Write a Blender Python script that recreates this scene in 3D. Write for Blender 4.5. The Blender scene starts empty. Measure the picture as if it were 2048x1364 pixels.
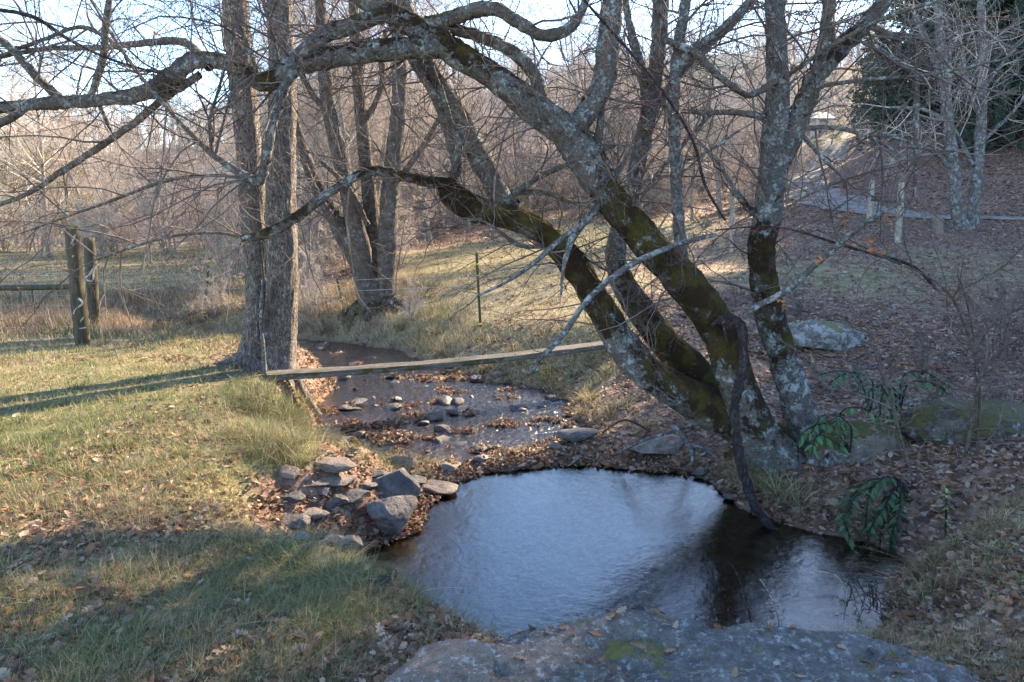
import bpy, math
import numpy as np
from mathutils import Vector, Matrix

SC = bpy.context.scene
COL = SC.collection
rng = np.random.default_rng(11)
R_ = math.radians

# ------------------------------------------------------------------ camera, sky, sun, exposure
FPX = 2048 * 24 / 36.0
PITCH = math.atan(242 / FPX)
CZ = 1.6
cam_d = bpy.data.cameras.new('camera'); cam = bpy.data.objects.new('camera', cam_d); COL.objects.link(cam)
cam_d.sensor_width = 36; cam_d.lens = 24; cam_d.clip_start = 0.05; cam_d.clip_end = 3000
cam.location = (0, 0, CZ); cam.rotation_euler = (math.pi / 2 - PITCH, 0, 0)
SC.camera = cam

SUN_AZ, SUN_EL = R_(39), R_(29)          # azimuth measured from +Y towards +X
world = bpy.data.worlds.new('World'); SC.world = world; world.use_nodes = True
wn = world.node_tree
sky = wn.nodes.new('ShaderNodeTexSky'); sky.sky_type = 'NISHITA'; sky.sun_disc = False
sky.sun_elevation = SUN_EL; sky.sun_rotation = SUN_AZ; sky.air_density = 1.0; sky.dust_density = 0.1; sky.ozone_density = 3.0
wn.links.new(sky.outputs[0], wn.nodes['Background'].inputs[0]); wn.nodes['Background'].inputs[1].default_value = 0.14
sl = bpy.data.lights.new('sun', 'SUN'); sl.energy = 5.0; sl.angle = R_(0.6); sl.color = (1.0, 0.81, 0.56)
so = bpy.data.objects.new('sun', sl); COL.objects.link(so)
SDIR = Vector((math.sin(SUN_AZ) * math.cos(SUN_EL), math.cos(SUN_AZ) * math.cos(SUN_EL), math.sin(SUN_EL)))
so.rotation_euler = SDIR.to_track_quat('Z', 'Y').to_euler(); so.location = (20, 20, 30)
SC.view_settings.view_transform = 'Standard'; SC.view_settings.look = 'None'
SC.view_settings.gamma = 1; SC.view_settings.exposure = 2.45
SC.cycles.max_bounces = 6; SC.cycles.diffuse_bounces = 2; SC.cycles.glossy_bounces = 2
SC.cycles.transparent_max_bounces = 8; SC.cycles.transmission_bounces = 2
SC.cycles.sample_clamp_indirect = 4.0
SC.cycles.use_denoising = True

# ------------------------------------------------------------------ maths helpers
CP, SP = math.cos(PITCH), math.sin(PITCH)
def ray(u, v):
    x = (u - 1024) / FPX; y = -(v - 682) / FPX
    return np.array([x, CP + y * SP, -SP + y * CP])
def P(u, v, Y):
    d = ray(u, v); return np.array([0, 0, CZ]) + d * (Y / d[1])
def PZ(u, v, z):
    d = ray(u, v); return np.array([0, 0, CZ]) + d * ((z - CZ) / d[2])
def PXR(px, u, v, Y):
    return px * 0.5 / FPX * (Y / ray(u, v)[1])

def _hash(i, j, k, s):
    n = (i * 374761393 + j * 668265263 + k * 2147483647 + s * 1274126177) & 0xFFFFFFFF
    n = ((n ^ (n >> 13)) * 1274126177) & 0xFFFFFFFF
    n = (n ^ (n >> 16)) & 0xFFFFFFFF
    return n / 4294967295.0 * 2 - 1
def vnoise(p, seed=0):
    p = np.asarray(p, float); i = np.floor(p).astype(np.int64); f = p - i; f = f * f * (3 - 2 * f)
    r = 0
    for a in (0, 1):
        wx = f[:, 0] if a else 1 - f[:, 0]
        for b in (0, 1):
            wy = f[:, 1] if b else 1 - f[:, 1]
            for c in (0, 1):
                wz = f[:, 2] if c else 1 - f[:, 2]
                r = r + wx * wy * wz * _hash(i[:, 0] + a, i[:, 1] + b, i[:, 2] + c, seed)
    return r
def fbm(p, seed=0, o=3):
    r = 0; a = 1.0; t = 0
    for k in range(o):
        r = r + a * vnoise(p * (2.03 ** k) + 17.3 * k, seed + k); t += a; a *= 0.5
    return r / t
def n2(x, y, s, seed=0, o=3):
    x = np.asarray(x, float).ravel(); y = np.asarray(y, float).ravel()
    return fbm(np.stack([x * s, y * s, np.zeros_like(x)], 1), seed, o)
def sstep(a, b, x):
    t = np.clip((x - a) / (b - a), 0, 1); return t * t * (3 - 2 * t)
def norm(v):
    return v / np.maximum(np.linalg.norm(v, axis=-1, keepdims=True), 1e-9)

# ------------------------------------------------------------------ mesh helpers
class MB:
    def __init__(s): s.v = []; s.q = []; s.t = []; s.n = 0; s.a = {}
    def add(s, v, q=None, t=None, **attrs):
        v = np.asarray(v, np.float32).reshape(-1, 3)
        if q is not None and len(q): s.q.append(np.asarray(q, np.int64).reshape(-1, 4) + s.n)
        if t is not None and len(t): s.t.append(np.asarray(t, np.int64).reshape(-1, 3) + s.n)
        s.v.append(v)
        for k, x in attrs.items(): s.a.setdefault(k, []).append((s.n, np.asarray(x, np.float32)))
        s.n += len(v)
    def build(s, name, mat, parent=None, smooth=True, loc=None):
        v = np.concatenate(s.v) if s.v else np.zeros((0, 3), np.float32)
        if loc is not None: v = v - np.asarray(loc, np.float32)
        elif parent is not None:
            rt = parent
            while rt.parent: rt = rt.parent
            v = v - np.array(rt.location, np.float32)
        q = np.concatenate(s.q) if s.q else np.zeros((0, 4), np.int64)
        t = np.concatenate(s.t) if s.t else np.zeros((0, 3), np.int64)
        me = bpy.data.meshes.new(name)
        me.vertices.add(len(v)); me.vertices.foreach_set('co', v.ravel())
        idx = np.concatenate([q.ravel(), t.ravel()]).astype(np.int32)
        me.loops.add(len(idx)); me.loops.foreach_set('vertex_index', idx)
        st = np.concatenate([np.arange(len(q)) * 4, len(q) * 4 + np.arange(len(t)) * 3]).astype(np.int32)
        me.polygons.add(len(st)); me.polygons.foreach_set('loop_start', st)
        me.polygons.foreach_set('use_smooth', np.full(len(st), smooth))
        me.update(calc_edges=True)
        for k, parts in s.a.items():
            vec = parts[0][1].ndim == 2
            if vec:
                arr = np.ones((len(v), 4), np.float32); 
                for o, x in parts: arr[o:o + len(x), :3] = x
                at = me.attributes.new(k, 'FLOAT_COLOR', 'POINT'); at.data.foreach_set('color', arr.ravel())
            else:
                arr = np.zeros(len(v), np.float32)
                for o, x in parts: arr[o:o + len(x)] = x
                at = me.attributes.new(k, 'FLOAT', 'POINT'); at.data.foreach_set('value', arr)
        me.materials.append(mat)
        o = bpy.data.objects.new(name, me); COL.objects.link(o)
        if loc is not None: o.location = loc
        if parent is not None: o.parent = parent
        return o

def tag(o, label=None, cat=None, group=None, kind=None):
    if label: o['label'] = label
    if cat: o['category'] = cat
    if group: o['group'] = group
    if kind: o['kind'] = kind
    return o
def empty(name, loc, label, cat, group=None):
    o = bpy.data.objects.new(name, None); COL.objects.link(o); o.location = [float(c) for c in loc]
    o.empty_display_size = 0.2
    return tag(o, label, cat, group)

def tubes(mb, Pp, Rr, sides, **at):
    """batch of N polylines with K points each"""
    Pp = np.asarray(Pp, float); Rr = np.asarray(Rr, float); N, K, _ = Pp.shape
    T = np.empty_like(Pp); T[:, 1:-1] = Pp[:, 2:] - Pp[:, :-2]; T[:, 0] = Pp[:, 1] - Pp[:, 0]; T[:, -1] = Pp[:, -1] - Pp[:, -2]
    T = norm(T); m = norm(T.mean(1)); ref = np.where((np.abs(m[:, 2:3]) > 0.75), np.array([[1., 0, 0]]), np.array([[0, 0, 1.]]))
    ref = np.repeat(ref[:, None], K, 1); A = norm(np.cross(T, ref)); B = np.cross(T, A)
    th = np.arange(sides) * 2 * math.pi / sides
    V = Pp[:, :, None] + Rr[:, :, None, None] * (A[:, :, None] * np.cos(th)[None, None, :, None] + B[:, :, None] * np.sin(th)[None, None, :, None])
    base = (np.arange(N)[:, None, None] * K + np.arange(K - 1)[None, :, None]) * sides
    s = np.arange(sides)[None, None, :]; s2 = (s + 1) % sides
    q = np.stack([base + s, base + s2, base + sides + s2, base + sides + s], -1).reshape(-1, 4)
    a2 = {k: np.repeat(np.asarray(x), K * sides, 0) for k, x in at.items()}
    mb.add(V.reshape(-1, 3), q, **a2)

def smooth_path(pts, step_f=0.6, mn=0.02):
    """pts: (n,>=4) x,y,z,r[,extra]; Catmull-Rom resample"""
    p = np.asarray(pts, float); n = len(p); out = []
    for i in range(n - 1):
        p0, p1, p2, p3 = p[max(i - 1, 0)], p[i], p[i + 1], p[min(i + 2, n - 1)]
        L = np.linalg.norm(p2[:3] - p1[:3]); k = max(2, int(L / max(mn, step_f * 0.5 * (p1[3] + p2[3]))))
        for t in np.arange(k) / k:
            out.append(0.5 * (2 * p1 + (p2 - p0) * t + (2 * p0 - 5 * p1 + 4 * p2 - p3) * t * t + (3 * p1 - p0 - 3 * p2 + p3) * t ** 3))
    out.append(p[-1]); return np.array(out)

def limb(mb, path, sides=None, lump=0.12, lump_s=6, seed=0, cap=True, flute=0.0, ridge=0.0):
    """one swept limb with parallel transport; path rows x,y,z,r,moss"""
    p = path; n = len(p); c = p[:, :3]; r = np.maximum(p[:, 3], 0.0015)
    if sides is None: sides = int(np.clip(r.max() * 330, 7, 60))
    T = norm(np.gradient(c, axis=0)); A = np.zeros_like(c)
    a = np.cross(T[0], [0.3, 0.9, 0.2]); A[0] = a / np.linalg.norm(a)
    for i in range(1, n):
        v = A[i - 1] - T[i] * np.dot(A[i - 1], T[i]); A[i] = v / max(np.linalg.norm(v), 1e-9)
    B = np.cross(T, A); th = np.arange(sides) * 2 * math.pi / sides
    D = A[:, None] * np.cos(th)[None, :, None] + B[:, None] * np.sin(th)[None, :, None]
    V = c[:, None] + D * r[:, None, None]; Vf = V.reshape(-1, 3)
    rr = np.repeat(r, sides)
    Vn = Vf + seed * 7.7
    d = lump * fbm(Vn * lump_s, seed, 3) + np.clip(.017 / np.maximum(rr, .01), .06, .25) * (fbm(Vn * 26, seed + 5, 2) + .6 * fbm(Vn * 75, seed + 6, 2))
    if flute: d = d + flute * np.tile(np.cos(th * 3 + seed) + 0.6 * np.cos(th * 5 + 2 * seed), n) * np.repeat(p[:, 5] if p.shape[1] > 5 else np.ones(n), sides)
    if ridge:
        s = np.repeat(np.concatenate([[0], np.cumsum(np.linalg.norm(np.diff(c, axis=0), axis=1))]), sides)
        an = np.tile(th, n); q3 = np.stack([np.cos(an) * rr * 38, np.sin(an) * rr * 38, s * 5], 1)
        d = d + ridge * np.abs(vnoise(q3, seed + 9)) - ridge * 0.4
    V = Vf + D.reshape(-1, 3) * (rr * d)[:, None]
    b = np.arange(n - 1)[:, None] * sides; s_ = np.arange(sides)[None]; s2 = (s_ + 1) % sides
    q = np.stack([b + s_, b + s2, b + sides + s2, b + sides + s_], -1).reshape(-1, 4)
    tr = []
    moss = np.repeat(p[:, 4], sides)
    if cap:
        V = np.concatenate([V, c[-1:] + T[-1:] * r[-1] * 0.6]); k = n * sides; e = (n - 1) * sides
        tr = np.stack([e + s_[0], e + s2[0], np.full(sides, k)], 1); moss = np.append(moss, p[-1, 4])
    mb.add(V, q, tr, moss=moss)

def grow(pos, dr, L, r0, K, wig, up, g, r1=0.3):
    """grow N polylines from pos along dr"""
    N = len(pos); L = np.broadcast_to(L, (N,)).astype(float); r0 = np.broadcast_to(r0, (N,)).astype(float)
    Pp = np.empty((N, K, 3)); Pp[:, 0] = pos; d = norm(dr); bend = g.normal(0, wig * 0.5, (N, 3))
    up = np.asarray(up, float)
    for k in range(1, K):
        d = norm(d + g.normal(0, wig, (N, 3)) + bend + up)
        Pp[:, k] = Pp[:, k - 1] + d * (L / (K - 1))[:, None]
    Rr = r0[:, None] * np.linspace(1, r1, K)[None]
    return Pp, Rr
def spawn(Pp, Rr, m, ang, g, t0=0.15, t1=1.0):
    """m child starts per polyline: returns pos, dir, parent radius, t"""
    N, K, _ = Pp.shape; t = t0 + (t1 - t0) * (np.arange(m)[None] + g.random((N, m))) / m
    t = t.clip(0, 0.999); f = t * (K - 1); i = f.astype(int); w = (f - i)[..., None]; n = np.arange(N)[:, None]
    pos = Pp[n, i] * (1 - w) + Pp[n, i + 1] * w; T = norm(Pp[n, i + 1] - Pp[n, i])
    rr = Rr[n, i] * (1 - w[..., 0]) + Rr[n, i + 1] * w[..., 0]
    rnd = g.normal(size=T.shape); rnd[..., 2] *= 0.7
    pr = norm(np.cross(T, rnd)); a = ang * (0.75 + 0.5 * g.random(t.shape))[..., None]
    d = T * np.cos(a) + pr * np.sin(a)
    return pos.reshape(-1, 3), d.reshape(-1, 3), rr.ravel(), t.ravel()

# ------------------------------------------------------------------ node helpers
class NT:
    def __init__(s, name):
        s.m = bpy.data.materials.new(name); s.m.use_nodes = True; s.t = s.m.node_tree; s.t.nodes.clear()
        s.out = s.t.nodes.new('ShaderNodeOutputMaterial')
    def n(s, typ, **kw):
        nd = s.t.nodes.new('ShaderNode' + typ)
        for k, v in kw.items():
            if k.startswith('_'): setattr(nd, k[1:], v)
        return nd
    def set(s, sock, v):
        if hasattr(v, 'is_output') or isinstance(v, bpy.types.NodeSocket): s.t.links.new(v, sock)
        elif isinstance(v, (tuple, list)) and len(v) == 3 and sock.type == 'RGBA': sock.default_value = (*v, 1)
        else: sock.default_value = v
    def coord(s, sc=(1, 1, 1), which='Object'):
        tc = s.n('TexCoord'); mp = s.n('Mapping'); s.t.links.new(tc.outputs[which], mp.inputs[0]); mp.inputs['Scale'].default_value = sc
        return mp.outputs[0]
    def noise(s, vec, scale, detail=4, rough=0.55, dist=0.0):
        nd = s.n('TexNoise'); s.t.links.new(vec, nd.inputs['Vector']); nd.inputs['Scale'].default_value = scale
        nd.inputs['Detail'].default_value = detail; nd.inputs['Roughness'].default_value = rough; nd.inputs['Distortion'].default_value = dist
        return nd.outputs['Fac']
    def voro(s, vec, scale, out='Color', feat='F1'):
        nd = s.n('TexVoronoi', _feature=feat); s.t.links.new(vec, nd.inputs['Vector']); nd.inputs['Scale'].default_value = scale
        return nd.outputs[out]
    def ramp(s, fac, stops):
        nd = s.n('ValToRGB'); s.set(nd.inputs[0], fac); cr = nd.color_ramp
        while len(cr.elements) < len(stops): cr.elements.new(0.5)
        for e, (p, c) in zip(cr.elements, stops):
            e.position = p; e.color = (*c, 1) if isinstance(c, (tuple, list)) else (c, c, c, 1)
        return nd.outputs[0]
    def mix(s, f, a, b, mode='MIX'):
        nd = s.n('Mix', _data_type='RGBA', _blend_type=mode); s.set(nd.inputs[0], f); s.set(nd.inputs[6], a); s.set(nd.inputs[7], b)
        return nd.outputs[2]
    def math(s, op, a, b=0.0, clamp=False):
        nd = s.n('Math', _operation=op, _use_clamp=clamp); s.set(nd.inputs[0], a); s.set(nd.inputs[1], b); return nd.outputs[0]
    def attr(s, name, out='Fac'):
        nd = s.n('Attribute', _attribute_name=name); return nd.outputs[out]
    def step(s, x, a, b):
        nd = s.n('MapRange', _interpolation_type='SMOOTHSTEP'); s.set(nd.inputs[0], x); nd.inputs[1].default_value = a; nd.inputs[2].default_value = b
        return nd.outputs[0]
    def sep(s, col, ch):
        nd = s.n('SeparateColor'); s.set(nd.inputs[0], col); return nd.outputs[ch]
    def bump(s, h, strength=0.5, dist=0.02):
        nd = s.n('Bump'); s.set(nd.inputs['Height'], h); nd.inputs['Strength'].default_value = strength; nd.inputs['Distance'].default_value = dist
        return nd.outputs[0]
    def bsdf(s, col, rough=0.85, bump=None, spec=0.25, **kw):
        nd = s.n('BsdfPrincipled'); s.set(nd.inputs['Base Color'], col); s.set(nd.inputs['Roughness'], rough)
        nd.inputs['Specular IOR Level'].default_value = spec
        if bump is not None: s.t.links.new(bump, nd.inputs['Normal'])
        for k, v in kw.items(): s.set(nd.inputs[k.replace('_', ' ')], v)
        s.t.links.new(nd.outputs[0], s.out.inputs[0]); return nd
    def transl(s, nd, col, f):
        tr = s.n('BsdfTranslucent'); s.set(tr.inputs[0], col); mx = s.n('MixShader'); mx.inputs[0].default_value = f
        s.t.links.new(nd.outputs[0], mx.inputs[1]); s.t.links.new(tr.outputs[0], mx.inputs[2]); s.t.links.new(mx.outputs[0], s.out.inputs[0])

def mat_bark(name, c0, c1, lichen=0.5, lcol=(.42, .46, .42), furrow=0.0, moss_col=(.088, .068, .017), dark=(.03, .025, .02), lsc=1.0):
    N = NT(name); v = N.coord(); g = N.n('NewGeometry'); nz = N.n('SeparateXYZ'); N.t.links.new(g.outputs['Normal'], nz.inputs[0])
    a = N.noise(v, 9, 6, .65); col = N.mix(N.step(a, .35, .68), c0, c1)
    b = N.noise(v, 38, 5, .7); col = N.mix(N.math('MULTIPLY', N.step(b, .48, .66), .85), col, dark)
    h = N.math('ADD', N.math('MULTIPLY', a, .6), N.math('MULTIPLY', b, -.5))
    if furrow:
        vf = N.coord((1, 1, .3)); f = N.noise(vf, 48, 4, .65, 1.0); f2 = N.voro(N.coord((1, 1, .35)), 42, 'Distance')
        ff = N.math('ADD', N.step(f, .38, .62), N.math('MULTIPLY', f2, .6)); col = N.mix(N.math('MULTIPLY', N.step(f, .58, .4), furrow), col, dark)
        h = N.math('ADD', h, N.math('MULTIPLY', ff, 1.2))
    if lichen > 0:
        l1 = N.noise(v, 9 * lsc, 7, .75, .5); l2 = N.noise(v, 36 * lsc, 5, .75)
        lv = N.math('ADD', N.math('MULTIPLY', l1, .6), N.math('MULTIPLY', l2, .4))
        lf = N.step(lv, .595 - .10 * lichen, .645 - .10 * lichen)
        lc = N.mix(N.noise(v, 60, 3), tuple(x * .55 for x in lcol), lcol)
        lc = N.mix(N.step(N.noise(v, 3.1, 2), .45, .6), lc, tuple(x * y for x, y in zip(lcol, (.95, 1.0, 1.08))))
        col = N.mix(N.math('MULTIPLY', lf, .9), col, lc); h = N.math('ADD', h, N.math('MULTIPLY', lf, .35))
    m1 = N.noise(v, 6, 8, .78, .4); ms = N.math('ADD', m1, N.math('MULTIPLY', nz.outputs[2], .12))
    ms = N.math('ADD', ms, N.math('SUBTRACT', N.math('MULTIPLY', N.attr('moss'), .36), .33))
    mf = N.step(ms, .395, .455); mc = N.mix(N.noise(v, 55, 4, .8), tuple(x * .3 for x in moss_col), tuple(x * 1.9 for x in moss_col))
    mc = N.mix(N.step(N.noise(v, 5, 3), .40, .56), mc, (.05, .03, .014))
    col = N.mix(mf, col, mc); h = N.math('ADD', h, N.math('MULTIPLY', mf, N.noise(v, 90, 3, .8)))
    N.bsdf(col, .9, N.bump(h, 1.0, .035), .15); return N.m

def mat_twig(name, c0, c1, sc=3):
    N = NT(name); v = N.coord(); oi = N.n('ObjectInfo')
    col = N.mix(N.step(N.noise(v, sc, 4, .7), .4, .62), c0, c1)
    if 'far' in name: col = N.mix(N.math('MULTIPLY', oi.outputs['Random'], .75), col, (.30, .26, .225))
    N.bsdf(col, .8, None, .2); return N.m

M = {}
M['bark_hero'] = mat_bark('mossy_lichen_bark', (.10, .083, .067), (.21, .175, .147), 1.0, (.31, .335, .31))
M['bark_pale'] = mat_bark('pale_lichen_bark', (.10, .09, .08), (.19, .175, .155), 1.15, (.31, .315, .295))
M['bark_furrow'] = mat_bark('furrowed_grey_bark', (.31, .265, .23), (.42, .365, .325), .15, (.34, .36, .34), .6)
M['bark_dark'] = mat_bark('dark_mossy_bark', (.07, .052, .04), (.15, .12, .095), .6, (.32, .33, .30))
M['bark_far'] = mat_bark('grey_brown_bark', (.22, .185, .15), (.36, .31, .265), .5, (.36, .35, .32))
M['vine'] = mat_bark('dark_vine_bark', (.06, .045, .045), (.13, .10, .095), .1, (.3, .3, .3), .7)
M['twig'] = mat_twig('grey_brown_twigs', (.07, .052, .045), (.16, .13, .115))
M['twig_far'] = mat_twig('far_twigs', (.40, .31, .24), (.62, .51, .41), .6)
M['twig_red'] = mat_twig('red_canes', (.13, .035, .03), (.2, .07, .055))
M['twig_pale'] = mat_twig('pale_twigs', (.32, .26, .215), (.52, .45, .38))

def mat_vcol(name, rough=.7, tr=.35, spec=.25, scale=(1, 1, 1)):
    N = NT(name); c = N.attr('col', 'Color'); b = N.bsdf(c, rough, None, spec)
    if tr: N.transl(b, c, tr)
    return N.m
M['grass'] = mat_vcol('grass_blades', .6, .35, .3)
M['leaf'] = mat_vcol('dead_leaves', .65, .25, .3)
M['green_leaf'] = mat_vcol('glossy_green_leaves', .5, .25, .25)
M['needle'] = mat_vcol('needles', .6, .2, .3)

def mat_rock(name, c0, c1, lichen=0.0, wet=0.0, moss=0.0, sc=1.0, mosscol=(.13, .12, .03)):
    N = NT(name); v = N.coord(); a = N.noise(v, 5 * sc, 8, .65); oi = N.n('ObjectInfo')
    vv = N.n('VectorMath', _operation='ADD'); N.t.links.new(v, vv.inputs[0]); 
    cx = N.n('CombineXYZ'); 
    for i in range(3): N.t.links.new(oi.outputs['Random'], cx.inputs[i])
    sc_ = N.n('VectorMath', _operation='SCALE'); N.t.links.new(cx.outputs[0], sc_.inputs[0]); sc_.inputs['Scale'].default_value = 31
    N.t.links.new(sc_.outputs[0], vv.inputs[1]); v = vv.outputs[0]
    a = N.noise(v, 4 * sc, 8, .68, .4); b = N.noise(v, 45 * sc, 5, .7)
    col = N.mix(N.step(a, .35, .65), c0, c1); col = N.mix(N.math('MULTIPLY', N.step(b, .52, .7), .6), col, tuple(x * .35 for x in c0))
    col = N.mix(N.math('MULTIPLY', N.step(oi.outputs['Random'], .5, 1), .4), col, (.24, .16, .11))
    h = N.math('ADD', N.math('MULTIPLY', a, 1.0), N.math('MULTIPLY', b, .55)); col = N.mix(N.math('MULTIPLY', N.step(N.noise(v, 13 * sc, 6, .75, .8), .48, .6), .55), col, tuple(x * .5 for x in c0))
    if lichen:
        l = N.noise(v, 8 * sc, 7, .75, .3); lf = N.step(l, .56 - .1 * lichen, .62 - .1 * lichen); col = N.mix(N.math('MULTIPLY', lf, .85), col, (.29, .31, .30)); h = N.math('ADD', h, N.math('MULTIPLY', lf, .2))
    if moss:
        g = N.n('NewGeometry'); nz = N.n('SeparateXYZ'); N.t.links.new(g.outputs['Normal'], nz.inputs[0])
        ms = N.math('ADD', N.noise(v, 3.5, 6, .7), N.math('MULTIPLY', nz.outputs[2], .22 )); mf = N.step(ms, .80 - .25 * moss, .86 - .25 * moss)
        col = N.mix(mf, col, N.mix(N.noise(v, 60, 3), tuple(x * .4 for x in mosscol), tuple(x * 1.5 for x in mosscol))); h = N.math('ADD', h, N.math('MULTIPLY', mf, .8))
    gp_ = N.n('NewGeometry'); pz = N.n('SeparateXYZ'); N.t.links.new(gp_.outputs['Position'], pz.inputs[0]); wl = N.step(N.math('ADD', pz.outputs[2], N.math('MULTIPLY', N.noise(v, 6, 3), .08)), -.58, -.66)
    col = N.mix(N.math('MULTIPLY', wl, .7), col, (.03, .022, .017))
    N.bsdf(col, .75 - .35 * wet, N.bump(h, .8, .03), .3 + .2 * wet); return N.m
M['rock'] = mat_rock('stream_rock', (.06, .058, .06), (.135, .125, .118))
M['rock_warm'] = mat_rock('tan_stream_rock', (.125, .10, .085), (.23, .19, .155))
M['rock_wet'] = mat_rock('wet_dark_rock', (.035, .03, .03), (.11, .09, .08), 0, .8)
M['boulder'] = mat_rock('lichen_boulder', (.10, .09, .08), (.20, .185, .165), .9, 0, .45)
M['slab'] = mat_rock('lichen_slab', (.085, .078, .07), (.165, .15, .135), .3, 0, -.02, 3.5)
M['ledge'] = mat_rock('mossy_ledge', (.05, .045, .04), (.14, .12, .10), .3, 0, 1.05, 1.0, (.07, .062, .018))

def simple(name, c, rough=.8, c2=None, sc=20, stretch=(1, 1, 1), spec=.25):
    N = NT(name); v = N.coord(stretch); f = N.noise(v, sc, 5, .65); c2 = c2 or tuple(x * .6 for x in c)
    N.bsdf(N.mix(N.step(f, .35, .65), c, c2), rough, N.bump(f, .5, .01), spec); return N.m
M['post'] = simple('weathered_post', (.085, .066, .04), .85, (.035, .035, .02), 22, (1, 1, .12))
M['post_pale'] = simple('pale_post', (.34, .30, .24), .85, (.2, .175, .14), 22, (1, 1, .12))
M['splinter'] = simple('bare_pale_wood', (.36, .33, .30))
M['plank'] = simple('weathered_plank', (.20, .175, .15), .85, (.10, .09, .065), 16, (.1, 1, 1))
M['steel_green'] = simple('green_painted_steel', (.03, .05, .035), .5)
M['yellow'] = simple('yellow_plastic', (.7, .55, .06), .5)
M['wire'] = simple('galvanised_wire', (.35, .34, .32), .45)
M['white_wall'] = simple('cream_siding', (.62, .6, .53), .7, (.52, .5, .45), 3)
M['roof'] = simple('green_roof', (.10, .17, .15), .6, (.13, .2, .18), 2)
M['glass'] = simple('window_glass', (.04, .05, .06), .15, None, 1)
M['cutwood'] = simple('cut_wood', (.2, .16, .12), .8, (.12, .095, .075), 25)
# ------------------------------------------------------------------ terrain
WZ = -0.70
ctl = [(-3, 1.6, -.02), (-1, 2.0, -.12), (-5, 4.5, 0), (-2, 5, -.08), (-8, 8, 0), (-3, 8, -.08), (-15, 15, 0), (-8, 14, -.08), (-20, 25, 0), (-30, 38, .1),
       (-11, 25, -.05), (-13, 38, .1), (-5.5, 19, -.1), (-2.7, 13, .02), (-1.2, 9.6, -.2), (0.6, 2.0, -.3), (1.7, 2.2, -.25), (2.5, 3.2, -.12), (3.6, 3.6, .0), (6, 6, .1),
       (3, 1, 0), (0, -4, 0), (-10, -5, 0), (10, -5, .5), (-40, 0, 0), (40, 0, 6), (40, 20, 12)]
for u, v, Y in [(960, 650, 11.3), (850, 560, 15), (830, 492, 25), (1100, 452, 27), (1000, 560, 15.5), (1100, 500, 21), (1300, 432, 28), (1200, 560, 14.5), (1160, 660, 9.8),
                (1650, 700, 9), (1900, 700, 8.5), (1700, 560, 13.5), (1900, 520, 15), (1740, 435, 19), (1800, 475, 17), (2048, 445, 19.5), (1875, 465, 18),
                (1900, 441, 21.5), (2200, 445, 20), (1760, 425, 23.5), (1680, 405, 26.5), (1610, 380, 30), (1600, 358, 34), (1650, 335, 39), (1900, 380, 24.5), (1750, 335, 31), (2000, 240, 30),
                (1850, 250, 33), (1700, 285, 42), (2100, 100, 38), (2300, 150, 33), (1500, 405, 28), (1400, 415, 29), (1450, 500, 18), (1450, 580, 12),
                (1000, 425, 33), (700, 480, 30), (640, 520, 21), (745, 618, 13.6), (690, 632, 13.2), (830, 622, 13.4), (760, 640, 12.9), (560, 640, 13), (500, 500, 38), (200, 488, 60), (1000, 350, 60), (700, 420, 60), (1300, 335, 60), (1600, 290, 60), (200, 320, 220), (-400, 350, 200),
                (700, 250, 180), (1200, 190, 150), (1600, 180, 130), (2000, 60, 90), (2600, 0, 90), (1000, 620, 12.3),
                (1500, 905, 5.9), (1680, 880, 5.9), (1850, 860, 5.6), (2030, 850, 5.6), (1300, 800, 7.0), (1180, 740, 8.2)]:
    ctl.append(tuple(P(u, v, Y)))
ctl = np.array(ctl, float); CC = 1.5
_D = np.sqrt(((ctl[:, None, :2] - ctl[None, :, :2]) ** 2).sum(-1) + CC * CC)
_n = len(ctl); _A = np.zeros((_n + 1, _n + 1)); _A[:_n, :_n] = -_D - np.eye(_n) * (-0.15); _A[:_n, _n] = 1; _A[_n, :_n] = 1
_w = np.linalg.solve(_A, np.append(ctl[:, 2], 0))
def base_z(x, y):
    x = np.asarray(x, float).ravel(); y = np.asarray(y, float).ravel(); out = np.empty(len(x))
    for i in range(0, len(x), 50000):
        D = np.sqrt((x[i:i + 50000, None] - ctl[None, :, 0]) ** 2 + (y[i:i + 50000, None] - ctl[None, :, 1]) ** 2 + CC * CC)
        out[i:i + 50000] = -D @ _w[:_n] + _w[_n]
    return out

pool_px = [(905, 962), (960, 944), (1010, 936), (1100, 930), (1200, 930), (1290, 938), (1370, 948), (1425, 968), (1460, 1000), (1500, 1030), (1570, 1052), (1640, 1068), (1720, 1090), (1800, 1118), (1835, 1150),
           (1800, 1190), (1760, 1230), (1700, 1290), (1400, 1330), (1000, 1310), (880, 1250), (800, 1215), (760, 1185), (705, 1170), (650, 1150), (655, 1118), (720, 1096), (820, 1062), (850, 1010)]
riff_px = [(700, 935), (640, 905), (628, 860), (640, 800), (668, 765), (620, 745), (560, 728), (490, 712), (400, 695), (300, 680), (300, 662), (420, 666), (540, 672), (600, 676), (700, 686), (790, 697), (826, 716), (900, 742), (960, 760), (1060, 776), (1108, 790),
           (1140, 822), (1160, 850), (1185, 868), (1120, 890), (1060, 908), (990, 916), (930, 928), (870, 925), (800, 915)]
pool = np.array([PZ(u, v, WZ)[:2] for u, v in pool_px]); riff = np.array([PZ(u, v, WZ)[:2] for u, v in riff_px])
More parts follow.
